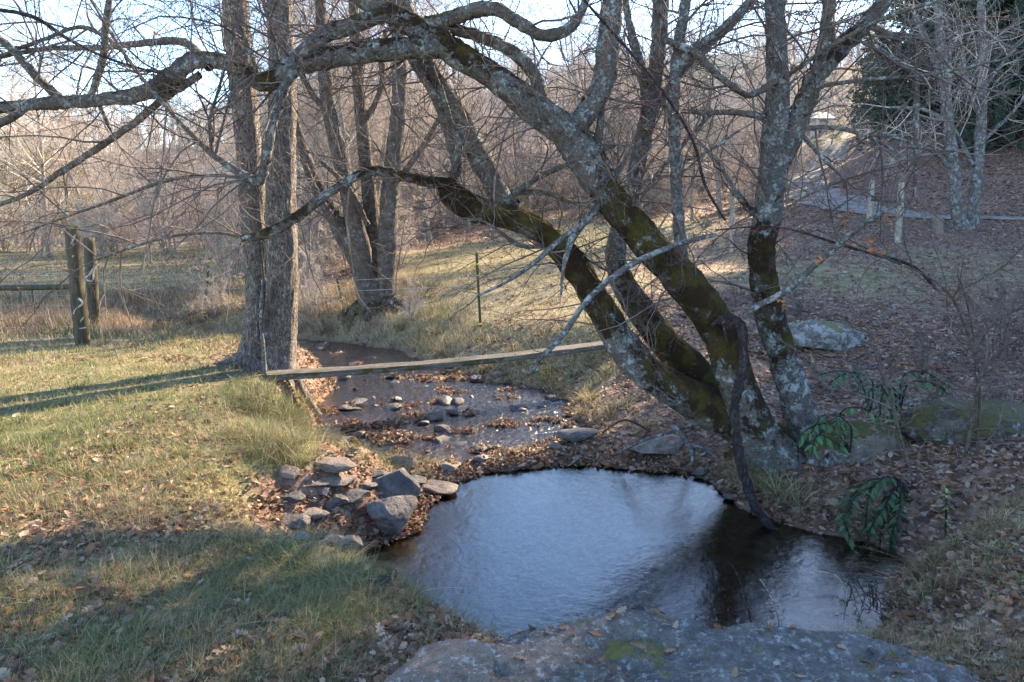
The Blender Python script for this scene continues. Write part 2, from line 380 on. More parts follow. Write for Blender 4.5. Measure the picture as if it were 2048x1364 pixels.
def sdist(x, y, poly):
    x = np.asarray(x, float).ravel(); y = np.asarray(y, float).ravel()
    d = np.full(len(x), 1e9); ins = np.zeros(len(x), bool); n = len(poly)
    for i in range(n):
        a, b = poly[i], poly[(i + 1) % n]; e = b - a
        wx, wy = x - a[0], y - a[1]; t = np.clip((wx * e[0] + wy * e[1]) / (e @ e), 0, 1)
        d = np.minimum(d, np.hypot(wx - e[0] * t, wy - e[1] * t))
        c = ((a[1] > y) != (b[1] > y)) & (x < (b[0] - a[0]) * (y - a[1]) / (b[1] - a[1] + 1e-12) + a[0]); ins ^= c
    return np.where(ins, -d, d)
bw = np.array([[*PZ(u, v, WZ)[:2], w] for u, v, w in [(560, 880, .45), (600, 800, .4), (620, 760, .5), (640, 1000, 1.0), (600, 1080, .9), (700, 1150, .5), (900, 1240, .5), (1150, 740, 1.4), (1250, 860, 1.5), (1350, 900, 1.3),
               (1500, 960, .55), (1650, 1020, .9), (1740, 1050, 1.1), (1830, 1100, 1.0), (1850, 1180, .5), (1000, 700, 1.2), (800, 680, .45), (740, 670, .35), (660, 660, .4), (600, 690, 1.0), (1400, 1400, .6), (400, 690, 1.0), (1050, 920, 3.0), (1200, 905, 2.2), (900, 945, 2.5), (980, 930, 3), (1130, 915, 3)]])
def bank_w(x, y):
    D = (x[:, None] - bw[None, :, 0]) ** 2 + (y[:, None] - bw[None, :, 1]) ** 2 + .02; w = D ** -2
    return (w * bw[None, :, 2]).sum(1) / w.sum(1)
def ground_z(x, y, detail=True):
    x = np.asarray(x, float).ravel(); y = np.asarray(y, float).ravel(); z = base_z(x, y)
    near = (np.abs(x) < 14) & (y > 0) & (y < 22)
    if near.any():
        xn, yn = x[near], y[near]; wob = .15 * n2(xn, yn, 2.0, 3) + .07 * n2(xn, yn, 7, 4)
        dp = sdist(xn, yn, pool) + wob * 1.0; dr = sdist(xn, yn, riff) + wob; d = np.minimum(dp, dr)
        w = bank_w(xn, yn); t = np.clip(d / w, 0, 1); lo = WZ + .015 + np.clip(d, 0, .5) * .10
        zo = lo + (z[near] - lo) * (t * t * (3 - 2 * t) * .55 + .45 * t ** .7)
        dep_p = WZ - .02 - np.clip(-dp - .05, 0, 1) * .4 - .03 * n2(xn, yn, 5, 9)
        bars = n2(xn, yn * 1.8, 2.3, 21, 3) + .7 * n2(xn, yn * 1.8, 6, 22)
        dep_r = WZ - .012 - np.clip(-dr, 0, .25) * .10 + np.clip(bars - .25, -.3, .5) * .13
        z[near] = np.where(dp < 0, np.minimum(dep_p, WZ - .01), np.where(dr < 0, dep_r, zo))
    if detail:
        r = np.hypot(x, y); z = z + .035 * n2(x, y, 1.3, 31) * sstep(.0, 4, r) + .012 * n2(x, y, 9, 33) * (r < 18) + .35 * n2(x, y, .12, 35) * sstep(22, 50, r) + 3.5 * n2(x, y, .013, 37) * sstep(60, 140, r)
    return z
def gz(x, y): return float(ground_z([x], [y])[0])
def hit(u, v, y0=1.2, y1=150):
    Y = np.geomspace(y0, y1, 900); d = ray(u, v); x = d[0] / d[1] * Y; z = CZ + d[2] / d[1] * Y; g = ground_z(x, Y)
    k = np.argmax(z <= g)
    if z[k] > g[k]: return np.array([x[-1], Y[-1], g[-1]])
    return np.array([x[k], Y[k], g[k]])

# vegetation map: pixel of a ground point -> grass, leaf cover, dryness, blade height (cm)
vm_px = [(100, 1300, .7, 1, .6, 8), (500, 1300, .7, 1, .6, 8), (250, 1220, .75, .95, .55, 8), (400, 1150, .85, .6, .55, 9), (300, 1120, .9, .45, .5, 8), (600, 1180, .9, .4, .5, 8), (100, 1000, .9, .6, .45, 8), (400, 1000, .85, .6, .5, 8), (420, 930, .8, .6, .55, 7), (300, 880, .9, .5, .5, 7),
         (100, 860, 1, .1, .45, 7), (450, 820, .8, .6, .4, 7), (580, 830, 1, .05, .45, 17), (570, 900, .9, .2, .5, 17), (200, 750, 1, .05, .5, 6), (450, 760, .5, .5, .4, 6), (560, 745, .05, .9, .5, 6), (650, 715, .05, .9, .5, 5), (100, 700, 1, .05, .6, 8), (150, 645, 1, .1, 1, 26), (350, 645, 1, .1, 1, 30),
         (450, 670, 1, .1, .8, 18), (300, 560, 1, .1, .75, 7), (100, 545, .9, .2, .6, 6), (650, 640, 1, .2, 1, 30), (750, 650, 1, .2, .85, 22), (850, 640, 1, .2, .7, 16), (1000, 600, 1, .1, .75, 5), (900, 520, 1, .1, .6, 4), (1100, 620, 1, .3, .7, 5), (820, 485, .1, .9, .8, 5), (1200, 470, 1, .15, .55, 4),
         (1300, 425, .3, .8, .6, 5), (1400, 500, .45, .55, .6, 4), (1450, 560, .5, .6, .6, 4), (1700, 560, .55, .45, .55, 4), (1900, 520, .5, .5, .5, 4), (1650, 450, .15, 1, .6, 3), (1900, 480, .15, 1, .6, 3), (1250, 800, .15, 1, .6, 9), (1150, 760, .7, .6, .7, 11), (1060, 735, .8, .3, .8, 14), (1200, 830, .4, .9, .5, 11),
         (1400, 880, .03, 1, .6, 5), (1650, 720, .08, 1, .6, 5), (1900, 700, .08, 1, .6, 5), (1750, 800, .04, 1, .6, 6), (2000, 780, .04, 1, .6, 6), (1700, 950, .05, 1, .6, 8), (1500, 620, .3, .8, .6, 4), (2030, 1060, .45, .9, .6, 8), (1950, 1200, .4, 1, .65, 8), (1850, 1300, .4, 1, .65, 8), (1300, 925, 0, 1, .6, 5), (700, 1000, 0, 1, .6, 5),
         (590, 1030, .1, 1, .6, 6), (850, 1290, .2, 1, .5, 7), (700, 1180, .9, .2, .5, 9), (1950, 350, 0, 1, .6, 3), (1700, 340, 0, 1, .6, 3), (2000, 280, 0, 1, .6, 3), (500, 520, .6, .6, .9, 12), (200, 505, .8, .3, .6, 6), (660, 540, .3, .8, .9, 14)]
vm = np.array([[*hit(u, v)[:2], g, l, d, h] for u, v, g, l, d, h in vm_px])
vm = np.vstack([vm, [[-30, 60, 0, 1, .9, 5], [0, 60, 0, 1, .8, 5], [30, 60, 0, 1, .8, 5], [0, 140, 0, 1, .8, 5], [-100, 150, 0, 1, .8, 5], [-6, 1, .8, .5, .4, 8], [5, 1, .8, .5, .4, 10], [-30, 20, 1, .1, .6, 6], [8, 6, .4, .8, .4, 6]]])
def veg(x, y):
    x = np.asarray(x, float); y = np.asarray(y, float); r = np.log(np.hypot(x, y) + .3) * 1.6; a = np.arctan2(x, y + .3) * 2.2
    xr = x + .35 * n2(x, y, 1.1, 51) * np.hypot(x, y) * .15; yr = y
    r = np.log(np.hypot(xr, yr) + .3) * 1.6; a = np.arctan2(xr, yr + .3) * 2.2
    rv = np.log(np.hypot(vm[:, 0], vm[:, 1]) + .3) * 1.6; av = np.arctan2(vm[:, 0], vm[:, 1] + .3) * 2.2
    out = np.empty((len(x), 4))
    for i in range(0, len(x), 50000):
        D = (r[i:i + 50000, None] - rv[None]) ** 2 + (a[i:i + 50000, None] - av[None]) ** 2 + .0015; w = D ** -2
        out[i:i + 50000] = (w @ vm[:, 2:]) / w.sum(1, keepdims=True)
    return out

def build_terrain():
    def axis(lo, hi, c, fine, n, k):
        t = np.linspace(-1, 1, n); s = np.sinh(k * t) / math.sinh(k)
        return np.where(s < 0, c + s * (c - lo), c + s * (hi - c))
    xs = axis(-420, 420, 0.3, .03, 620, 6.6); ys = axis(-60, 620, 5.5, .03, 640, 6.6)
    X, Y = np.meshgrid(xs, ys); x, y = X.ravel(), Y.ravel(); z = ground_z(x, y); V = veg(x, y)
    ny, nx = X.shape; i = np.arange(ny - 1)[:, None] * nx + np.arange(nx - 1)[None]
    q = np.stack([i, i + 1, i + nx + 1, i + nx], -1).reshape(-1, 4)
    wet = 1 - sstep(WZ + .0, WZ + .06, z); wet[(np.hypot(x, y) > 22)] = 0
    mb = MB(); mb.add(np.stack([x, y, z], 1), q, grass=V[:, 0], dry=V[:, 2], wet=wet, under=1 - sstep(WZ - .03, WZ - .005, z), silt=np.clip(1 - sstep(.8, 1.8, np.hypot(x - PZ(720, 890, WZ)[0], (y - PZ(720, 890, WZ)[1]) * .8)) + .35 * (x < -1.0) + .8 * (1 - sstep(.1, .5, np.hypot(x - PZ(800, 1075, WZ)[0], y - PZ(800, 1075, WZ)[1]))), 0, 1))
    N = NT('ground'); v = N.coord(); g = N.attr('grass'); 
    cell = N.voro(v, 22, 'Color'); cell2 = N.voro(v, 55, 'Color'); cs = N.sep(cell, 0); cs2 = N.sep(cell2, 1)
    leafc = N.ramp(cs, [(0, (.05, .03, .022)), (.3, (.13, .075, .05)), (.6, (.21, .13, .09)), (.85, (.27, .18, .13)), (1, (.34, .25, .19))])
    leafc = N.mix(N.math('MULTIPLY', cs2, .6), leafc, (.07, .045, .035))
    n1 = N.noise(v, 3, 6, .7); n3 = N.noise(v, 30, 5, .75)
    gr = N.mix(N.step(n3, .35, .65), (.075, .085, .03), (.16, .15, .06)); st = N.mix(N.step(n3, .35, .65), (.17, .125, .07), (.33, .26, .15))
    grc = N.mix(N.step(N.math('ADD', N.attr('dry'), N.math('MULTIPLY', N.math('SUBTRACT', n1, .5), 1.6)), .3, .8), gr, st)
    f = N.step(N.math('ADD', g, N.math('MULTIPLY', N.math('SUBTRACT', n1, .5), 1.2)), .35, .6)
    col = N.mix(f, leafc, grc)
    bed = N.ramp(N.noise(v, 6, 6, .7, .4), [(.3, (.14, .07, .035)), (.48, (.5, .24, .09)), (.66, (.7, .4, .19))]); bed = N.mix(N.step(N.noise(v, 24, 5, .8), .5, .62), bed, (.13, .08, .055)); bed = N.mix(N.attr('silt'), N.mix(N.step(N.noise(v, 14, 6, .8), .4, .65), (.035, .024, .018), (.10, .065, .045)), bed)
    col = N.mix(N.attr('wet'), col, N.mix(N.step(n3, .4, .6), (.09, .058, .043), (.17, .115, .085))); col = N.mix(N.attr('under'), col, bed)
    h = N.math('ADD', N.math('MULTIPLY', n3, .6), N.math('MULTIPLY', cs, .5))
    N.bsdf(col, .9, N.bump(h, .8, .03), .15)
    return tag(mb.build('ground', N.m), kind='structure')
build_terrain()

def build_water():
    N = NT('stream_water'); v = N.coord((1, .7, 1)); w1 = N.noise(v, 3.2, 3, .5, .8); w2 = N.noise(v, 17, 4, .6, .6); w3 = N.noise(N.coord((.45, 1, 1)), 55, 3, .6)
    rf = N.attr('riffle'); h = N.math('ADD', N.math('MULTIPLY', w1, N.math('ADD', .25, N.math('MULTIPLY', rf, .5))), N.math('MULTIPLY', w2, N.math('ADD', .13, N.math('MULTIPLY', rf, 1.3)))); h = N.math('ADD', h, N.math('MULTIPLY', w3, .07))
    bp = N.bump(h, .55, .045)
    fr = N.n('Fresnel'); fr.inputs['IOR'].default_value = 1.6; N.t.links.new(bp, fr.inputs['Normal'])
    gl = N.n('BsdfGlossy'); N.set(gl.inputs['Roughness'], N.math('ADD', .05, N.math('MULTIPLY', rf, .13))); gl.inputs['Color'].default_value = (1, 1, 1, 1); N.t.links.new(bp, gl.inputs['Normal'])
    tp = N.n('BsdfTransparent'); tp.inputs['Color'].default_value = (.9, .78, .62, 1)
    mx = N.n('MixShader'); N.t.links.new(fr.outputs[0], mx.inputs[0]); N.t.links.new(tp.outputs[0], mx.inputs[1]); N.t.links.new(gl.outputs[0], mx.inputs[2]); N.t.links.new(mx.outputs[0], N.out.inputs[0])
    xs = np.arange(-9, 4.2, .06); ys = np.arange(2.2, 13.5, .06); X, Y = np.meshgrid(xs, ys); x, y = X.ravel(), Y.ravel()
    dp, dr = sdist(x, y, pool), sdist(x, y, riff); keep = np.minimum(dp, dr) < .35
    ny, nx = X.shape; i = np.arange(ny - 1)[:, None] * nx + np.arange(nx - 1)[None]; q = np.stack([i, i + 1, i + nx + 1, i + nx], -1).reshape(-1, 4)
    q = q[keep[q].all(1)]; used = np.unique(q); mp = -np.ones(len(x), int); mp[used] = np.arange(len(used))
    zz = np.full(len(x), WZ)
    mb = MB(); mb.add(np.stack([x, y, zz], 1)[used], mp[q], riffle=sstep(0, .5, dp - dr)[used])
    return tag(mb.build('stream_water', N.m), kind='structure')
build_water()

def strip(name, cen, width, lift, mat, kind='structure'):
    pth = smooth_path(np.array([[x, y, 0, w] for (x, y), w in zip(cen, width)]), 0, .35); T = norm(np.gradient(pth[:, :2], axis=0)); Nn = np.stack([T[:, 1], -T[:, 0]], 1)
    k = 7; s = np.linspace(-1, 1, k); pts = pth[:, None, :2] + Nn[:, None] * (s[None, :, None] * (pth[:, 3, None, None] * (1 + .35 * vnoise(np.stack([np.arange(len(pth)) * .6] * 3, 1), 3)[:, None, None])))
    f = pts.reshape(-1, 2); z = ground_z(f[:, 0], f[:, 1]) + lift - .02 * np.abs(np.tile(s, len(pth))) ** 3
    n = len(pth); b = np.arange(n - 1)[:, None] * k; c = np.arange(k - 1)[None]; q = np.stack([b + c, b + c + 1, b + k + c + 1, b + k + c], -1).reshape(-1, 4)
    mb = MB(); mb.add(np.column_stack([f, z]), q); return tag(mb.build(name, mat), kind=kind)
M['gravel'] = simple('driveway_gravel', (.235, .215, .19), .95, (.12, .095, .075), 3)
dv = [hit(u, v)[:2] for u, v in [(2500, 447), (2250, 444), (2048, 441), (1900, 437), (1800, 431), (1720, 420), (1665, 406), (1625, 388), (1602, 368)]] + [tuple(P(1606, 350, 35.5)[:2]), tuple(P(1650, 330, 40)[:2]), tuple(P(1672, 312, 47)[:2])]
strip('gravel_road', dv, [.35, .35, .35, .45, .65, .85, 1.0, 1.0, .95, .9, .9, .9], .05, M['gravel'])

# ------------------------------------------------------------------ grass and fallen leaves
def scatter(n, r0, r1, g, a0=-52, a1=52):
    r = np.exp(g.uniform(math.log(r0), math.log(r1), n)); a = np.radians(g.uniform(a0, a1, n)); return r * np.sin(a), r * np.cos(a), r

def blades(mb, x, y, z, L, W, col, g, lean=.55, dirv=None, K=4):
    N = len(x); th = g.uniform(0, 2 * math.pi, N); dx, dy = np.cos(th), np.sin(th)
    ln = lean * g.uniform(.3, 1.5, N)
    if dirv is not None: dx = dx * .6 + dirv[0]; dy = dy * .6 + dirv[1]
    px = np.stack([-np.sin(th + .6), np.cos(th + .6), np.zeros(N)], 1)
    P0 = np.stack([x, y, z - .01], 1); lay = []
    for k in range(K):
        t = k / (K - 1); o = np.stack([dx * ln * L * t ** 1.7, dy * ln * L * t ** 1.7, L * (t - .42 * np.minimum(ln, 1.6) * t * t)], 1)
        c = P0 + o; w = (W * (1 - t * .92) * .5)[:, None] * px
        lay += [c - w, c + w]
    V = np.stack(lay, 1).reshape(-1, 3); b = (np.arange(N) * 2 * K)[:, None]; q = np.concatenate([b + [2 * k, 2 * k + 1, 2 * k + 3, 2 * k + 2] for k in range(K - 1)], 0)
    mb.add(V, q, col=np.repeat(col, 2 * K, 0))

GREEN = np.array([[.10, .14, .038], [.14, .18, .055], [.08, .12, .045], [.18, .19, .06]]); STRAW = np.array([[.36, .28, .15], [.30, .22, .12], [.46, .37, .22], [.21, .15, .085], [.28, .26, .11]])
BROWN = np.array([[.30, .21, .13], [.22, .15, .09], [.38, .29, .18], [.17, .115, .075]])
def grass_col(dry, x, y, g):
    n = len(dry); p = np.clip(dry + .08 + .55 * n2(x, y, 1.6, 71) + .3 * n2(x, y, 6, 72), 0.05, .97); isd = g.random(n) < p
    c = np.where(isd[:, None], np.where((dry > .82)[:, None], BROWN[g.integers(0, 4, n)], STRAW[g.integers(0, 5, n)]), GREEN[g.integers(0, 4, n)]); return c * g.uniform(.5, 1.35, (n, 1))

def build_grass():
    g = np.random.default_rng(5); mb = MB()
    x, y, r = scatter(1150000, 1.7, 42, g); V = veg(x, y); z = ground_z(x, y)
    cl = n2(x, y, 3.2, 61) * .9 + n2(x, y, 11, 62) * .5
    pr = np.clip(V[:, 0] * 1.25 - .12 + cl * .7, 0, 1) * V[:, 0] ** .5
    ok = (g.random(len(x)) < pr * .8) & (z > WZ + .05); x, y, z, r, V, cl = x[ok], y[ok], z[ok], r[ok], V[ok], cl[ok]
    L = V[:, 3] / 100 * g.uniform(.45, 1.35, len(x)) * (1 + .8 * np.clip(cl, -.6, 1)); W = np.maximum(.0028, r * .00075) * g.uniform(.7, 1.3, len(x))
    print('grass', len(x))
    blades(mb, x, y, z, L, W, grass_col(V[:, 2], x, y, g), g, .85, K=3)
    # clumped tufts with arching blades, thick along the banks
    cx, cy, cr = scatter(3800, 1.8, 22, g); V = veg(cx, cy); cz = ground_z(cx, cy); d = np.minimum(sdist(cx, cy, pool), sdist(cx, cy, riff))
    edge = (d > .05) & (d < .8); pr = np.where(edge, .55, .2) * V[:, 0] ** 1.5; ok = (g.random(len(cx)) < pr) & (cz > WZ + .06)
    cx, cy, V = cx[ok], cy[ok], V[ok]
    ex = [hit(u, v) for u, v in [(600, 800), (590, 840), (575, 880), (560, 905), (610, 780), (585, 860), (540, 860), (520, 830), (600, 850), (595, 820), (570, 850), (690, 1180), (640, 1160), (740, 1190), (600, 1130), (560, 1100), (1180, 800), (1220, 830), (1250, 815), (1290, 860), (1160, 790), (1480, 960), (1530, 985), (1560, 1000), (1600, 1010), (1500, 965),
          (1100, 745), (1040, 725), (980, 735), (870, 670), (900, 640), (800, 665), (700, 660), (1930, 1090), (1990, 1050), (2030, 1020), (1880, 1130), (1500, 1225), (1600, 1260), (430, 880), (150, 950), (220, 900), (480, 1090), (540, 1130), (1860, 1200), (590, 890), (605, 835)]]
    cx = np.concatenate([cx, [e[0] for e in ex], [e[0] for e in ex]]); cy = np.concatenate([cy, [e[1] for e in ex], [e[1] + .06 for e in ex]]); V = veg(cx, cy); V[:, 0] = 1; V[-2 * len(ex):, 3] = np.maximum(V[-2 * len(ex):, 3], 11); V[:, 2] = np.minimum(V[:, 2], .75); lk = (cx > 1.3) & (cx < 2.5) & (cy > 4.7) & (cy < 6); V[lk & (np.arange(len(cx)) >= len(cx) - 2 * len(ex)), 3] = 24
    k = 60; rr = np.abs(g.normal(0, .055, (len(cx), k))); th = g.uniform(0, 6.28, (len(cx), k)); x = (cx[:, None] + rr * np.cos(th)).ravel(); y = (cy[:, None] + rr * np.sin(th)).ravel(); Vr = np.repeat(V, k, 0)
    z = ground_z(x, y); okk = z > WZ - .05; x, y, z, Vr = x[okk], y[okk], z[okk], Vr[okk]; th = th.ravel()[okk]; rr = rr.ravel()[okk]
    r = np.hypot(x, y); L = (Vr[:, 3] / 100 * 1.15 + .03) * g.uniform(.6, 1.3, len(x)); W = np.maximum(.003, r * .0008) * g.uniform(.8, 1.3, len(x))
    blades(mb, x, y, z, L, W, grass_col(Vr[:, 2] * .95, x, y, g), g, 1.35, (np.cos(th) * .8, np.sin(th) * .8), K=5)
    o = mb.build('grass', M['grass']); tag(o, kind='stuff'); return o
build_grass()

def leaf_templates():
    out = []
    s = np.array([(0, -.5, .03), (.10, -.42, .04), (.20, -.33, .16), (.13, -.25, .08), (.33, -.10, .2), (.16, -.04, .06), (.36, .14, .22), (.15, .18, .05), (.2, .36, .12), (0, .52, .1)])
    L = s.copy(); L[:, 0] *= -1; mid = np.array([(0, -.5, 0), (0, -.25, 0), (0, 0, 0), (0, .25, 0), (0, .5, 0)])
    v = np.concatenate([s[:, :3], L[1:-1], [(0, -.25, 0), (0, -.02, 0), (0, .2, 0)]])  # right 0-9, left 10-17, mid 18,19,20
    t = []
    def fan(side):
        return [(0, side[1], 18), (side[1], side[2], 18), (side[2], side[3], 18), (18, side[3], 19), (side[3], side[4], 19), (side[4], side[5], 19), (19, side[5], 20), (side[5], side[6], 20), (side[6], side[7], 20), (20, side[7], side[8]), (20, side[8], 9)]
    t += fan([0, 1, 2, 3, 4, 5, 6, 7, 8]); t += [(c, b, a) for a, b, c in fan([0, 10, 11, 12, 13, 14, 15, 16, 17])]
    out.append((v, np.array(t)))
    v = np.array([(0, -.5, 0), (.22, -.2, .1), (.24, .15, .12), (0, .5, .06), (-.22, -.2, .1), (-.24, .15, .12), (0, 0, 0)]); t = np.array([(0, 1, 6), (1, 2, 6), (2, 3, 6), (3, 5, 6), (5, 4, 6), (4, 0, 6)]); out.append((v, t))
    return out
LT = leaf_templates()
def leaves(mb, tmpl, x, y, z, S, col, g, tilt=.5, curl=1.0):
    v, t = tmpl; N = len(x); A = norm(np.stack([g.normal(0, tilt, N), g.normal(0, tilt, N), np.ones(N) * g.choice([1, -1], N)], 1))
    th = g.uniform(0, 6.28, N); r = np.stack([np.cos(th), np.sin(th), np.zeros(N)], 1); B = norm(np.cross(A, r)); C = np.cross(A, B)
    cu = curl * g.uniform(-.6, 2.2, N)[:, None]; zz = v[None, :, 2] * cu + (g.uniform(-.5, 1.0, N)[:, None] * curl) * (v[None, :, 1] ** 2)
    V = (B[:, None] * v[None, :, 0, None] * g.uniform(.8, 1.15, N)[:, None, None] + C[:, None] * v[None, :, 1, None] + A[:, None] * zz[..., None]) * S[:, None, None] + np.stack([x, y, z], 1)[:, None]
    T = (t[None] + (np.arange(N) * len(v))[:, None, None]).reshape(-1, 3); mb.add(V.reshape(-1, 3), None, T, col=np.repeat(col, len(v), 0))
LEAFC = np.array([[.22, .115, .06], [.30, .18, .11], [.38, .26, .17], [.14, .075, .05], [.24, .125, .075], [.38, .28, .2], [.11, .07, .055], [.30, .14, .07]])
def leaf_col(n, g, pale=0): return LEAFC[g.integers(0, 8, n)] * g.uniform(.7, 1.2, (n, 1))
def build_leaves():
    g = np.random.default_rng(6); mb = MB()
    for n, r0, r1, tm, s0, s1 in ((34000, 1.7, 4.8, 0, .03, .08), (60000, 3.8, 11, 1, .04, .085), (90000, 9, 34, 1, .06, .12)):
        x, y, r = scatter(n, r0, r1, g); V = veg(x, y); z = ground_z(x, y); cl = n2(x, y, 1.7, 81) + .6 * n2(x, y, 7, 82)
        ok = (g.random(n) < np.clip(V[:, 1] * 1.15 - .15 + cl * .9 * (1 - V[:, 1] * .6), 0, 1)) & (z > WZ - .004)
        x, y, z, r = x[ok], y[ok], z[ok], r[ok]; S = (s0 * .8 + (s1 - s0 * .8) * g.random(len(x)) ** 1.6) * np.where(r > 9, np.maximum(1, r * .06), 1)
        leaves(mb, LT[tm], x, y, z + g.uniform(.0, .02, len(x)), S, leaf_col(len(x), g), g, .38, .8)
    # wet drifts along the dam and on the riffle bars
    x, y, r = scatter(60000, 4.5, 11, g, -22, 25); z = ground_z(x, y); dr = sdist(x, y, riff); dp = sdist(x, y, pool)
    ok = (((dr < 0) & (z > WZ - .012)) | ((np.minimum(dr, dp) > 0) & (np.minimum(dr, dp) < .22) & (g.random(len(x)) < .3)) | ((np.abs(dp) < .07) & (x < 1.6))) & (z > WZ - .06)
    x, y, z = x[ok], y[ok], z[ok]; leaves(mb, LT[1], x, y, np.maximum(z, WZ) + g.uniform(0, .03, len(x)), g.uniform(.035, .08, len(x)), leaf_col(len(x), g) * .75, g, .7, 1.3)
    print('leaves', sum(len(t) for t in mb.t)); o = mb.build('fallen_leaves', M['leaf'], smooth=False); tag(o, kind='stuff')
build_leaves()
# ------------------------------------------------------------------ hero trees (traced in the photo, placed at their own distances)
def path_px(pts, mf=.6):
    return smooth_path(np.array([[*P(u, v, Y), PXR(d, u, v, Y), m] for u, v, Y, d, m in pts]), mf, .025)
def limbs_of(paths, g, dens=5.0, L=(.5, 1.5), tmin=.1, up=.02, extra=None, r0=.008, lv=(5, 5), sides=(5, 4, 3), rmax=.02, spread=1.05):
    """start points along traced limbs, then three generations of twigs"""
    pos, dr, rr = [], [], []
    for p, dn, t0 in paths:
        c = p[:, :3]; s = np.concatenate([[0], np.cumsum(np.linalg.norm(np.diff(c, axis=0), axis=1))]); n = max(1, int(s[-1] * (1 - t0) * dens * dn))
        q = g.uniform(t0, 1, n) * s[-1]; k = np.clip(np.searchsorted(s, q), 1, len(s) - 1); T = norm(c[k] - c[k - 1]); rn = g.normal(size=(n, 3)); rn[:, 2] = rn[:, 2] * .6
        pr = norm(np.cross(T, rn)); a = g.uniform(.6, 1.25, n)[:, None]; d = T * np.cos(a) + pr * np.sin(a); pos.append(c[k]); dr.append(d); rr.append(p[k, 3])
        pos.append(c[-1:]); dr.append(T[-1:] if n else norm(c[-1:] - c[-2:-1])); rr.append(p[-1:, 3])
    pos, dr, rr = np.concatenate(pos), np.concatenate(dr), np.concatenate(rr); n = len(pos)
    return twigs_from(pos, dr, rr, g, L, up, r0, lv, rmax, spread)
def twigs_from(pos, dr, rr, g, L, up, r0, lv, rmax=.02, spread=1.05, wig=.17):
    n = len(pos); ln = g.uniform(L[0], L[1], n) ; ra = np.clip(r0 * ln / L[1] * 1.5, .0025, np.maximum(rr * .75, .003)); ra = np.minimum(ra, rmax)
    P1, R1 = grow(pos, dr, ln, ra, 8, wig, (0, 0, up), g, .3)
    a, d, r, t = spawn(P1, R1, lv[0], spread * .8, g, .12); P2, R2 = grow(a, d, np.repeat(ln, lv[0]) * g.uniform(.3, .62, len(a)) * (1.15 - .5 * t), np.maximum(r * .6, .0016), 6, wig, (0, 0, up), g, .4)
    a, d, r, t = spawn(P2, R2, lv[1], spread * .75, g, .15); P3, R3 = grow(a, d, np.repeat(np.linalg.norm(P2[:, -1] - P2[:, 0], axis=1), lv[1]) * g.uniform(.3, .6, len(a)), np.maximum(r * .65, .0012), 4, wig, (0, 0, up), g, .55)
    return [(P1, R1, 5), (P2, R2, 4), (P3, R3, 3)]
def build_twigs(name, sets, mat, parent):
    mb = MB()
    for Pp, Rr, s in sets: tubes(mb, Pp, Rr, s)
    return mb.build(name, mat, parent)

def hero(name, base, label, cat, trunk, limbs, barks, g, twig_mat='twig', group=None, dens=5, L=(.5, 1.4), tops=None, flare=None, tkw={}, r0=.008, lv=(5, 5), trunk_ridge=0.0, up=.02, extra_twig=None, tdens=1.5):
    root = empty(name, base, label, cat, group); tp = [path_px(t) for t in trunk]
    mb = MB()
    for i, p in enumerate(tp): limb(mb, p, seed=i + 3, ridge=trunk_ridge, **tkw)
    if flare:
        for (u, v, Y, d, m), ang, ln in flare:
            c = P(u, v, Y); r = PXR(d, u, v, Y); e = c + np.array([math.cos(ang), math.sin(ang), 0]) * ln; e[2] = gz(e[0], e[1]) - .03; mid = (c + e) / 2 + np.array([0, 0, -.02]); mid[2] = max(mid[2] - .05, gz(mid[0], mid[1]) + .005)
            p = smooth_path(np.array([[*c, r, m], [*mid, r * .75, m], [*e, r * .35, m]]), .5, .02); limb(mb, p, seed=int(ang * 10) + 9, lump=.2)
    mb.build('trunk', M[barks[0]], root)
    lp = []
    for i, l in enumerate(limbs):
        p = path_px(l); lp.append(p); mb = MB(); limb(mb, p, seed=i + 20, lump=.16); mb.build('limb', M[barks[1]], root)
    src = [(p, 1, .0) for p in lp]
    g_ = g
    sets = limbs_of(src + [(p, tdens, .3) for p in tp], g_, dens, L, r0=r0, lv=lv, up=up)
    if tops:  # crown above the frame: boughs growing on from the traced tops
        pos = np.array([P(u, v, Y) for u, v, Y, *_ in tops]); dr = np.array([t[4] for t in tops], float); ra = np.array([PXR(t[3], *t[:3]) for t in tops])
        P0, R0 = grow(pos, dr, np.array([t[5] for t in tops]), ra, 12, .09, (0, 0, .04), g_, .25)
        a, d, r, t = spawn(P0, R0, 5, .9, g_, .15); Pb, Rb = grow(a, d, np.repeat([t_[5] for t_ in tops], 5) * g_.uniform(.35, .65, len(a)), r * .55, 9, .12, (0, 0, .03), g_, .25)
        sets += [(P0, R0, 9), (Pb, Rb, 6)]; a, d, r, t = spawn(np.concatenate([Pb]), np.concatenate([Rb]), 6, .95, g_, .1)
        sets += twigs_from(a, d, r, g_, L, up, r0, lv)
    build_twigs('twigs', sets, M[twig_mat], root)
    return root

gA = np.random.default_rng(101)
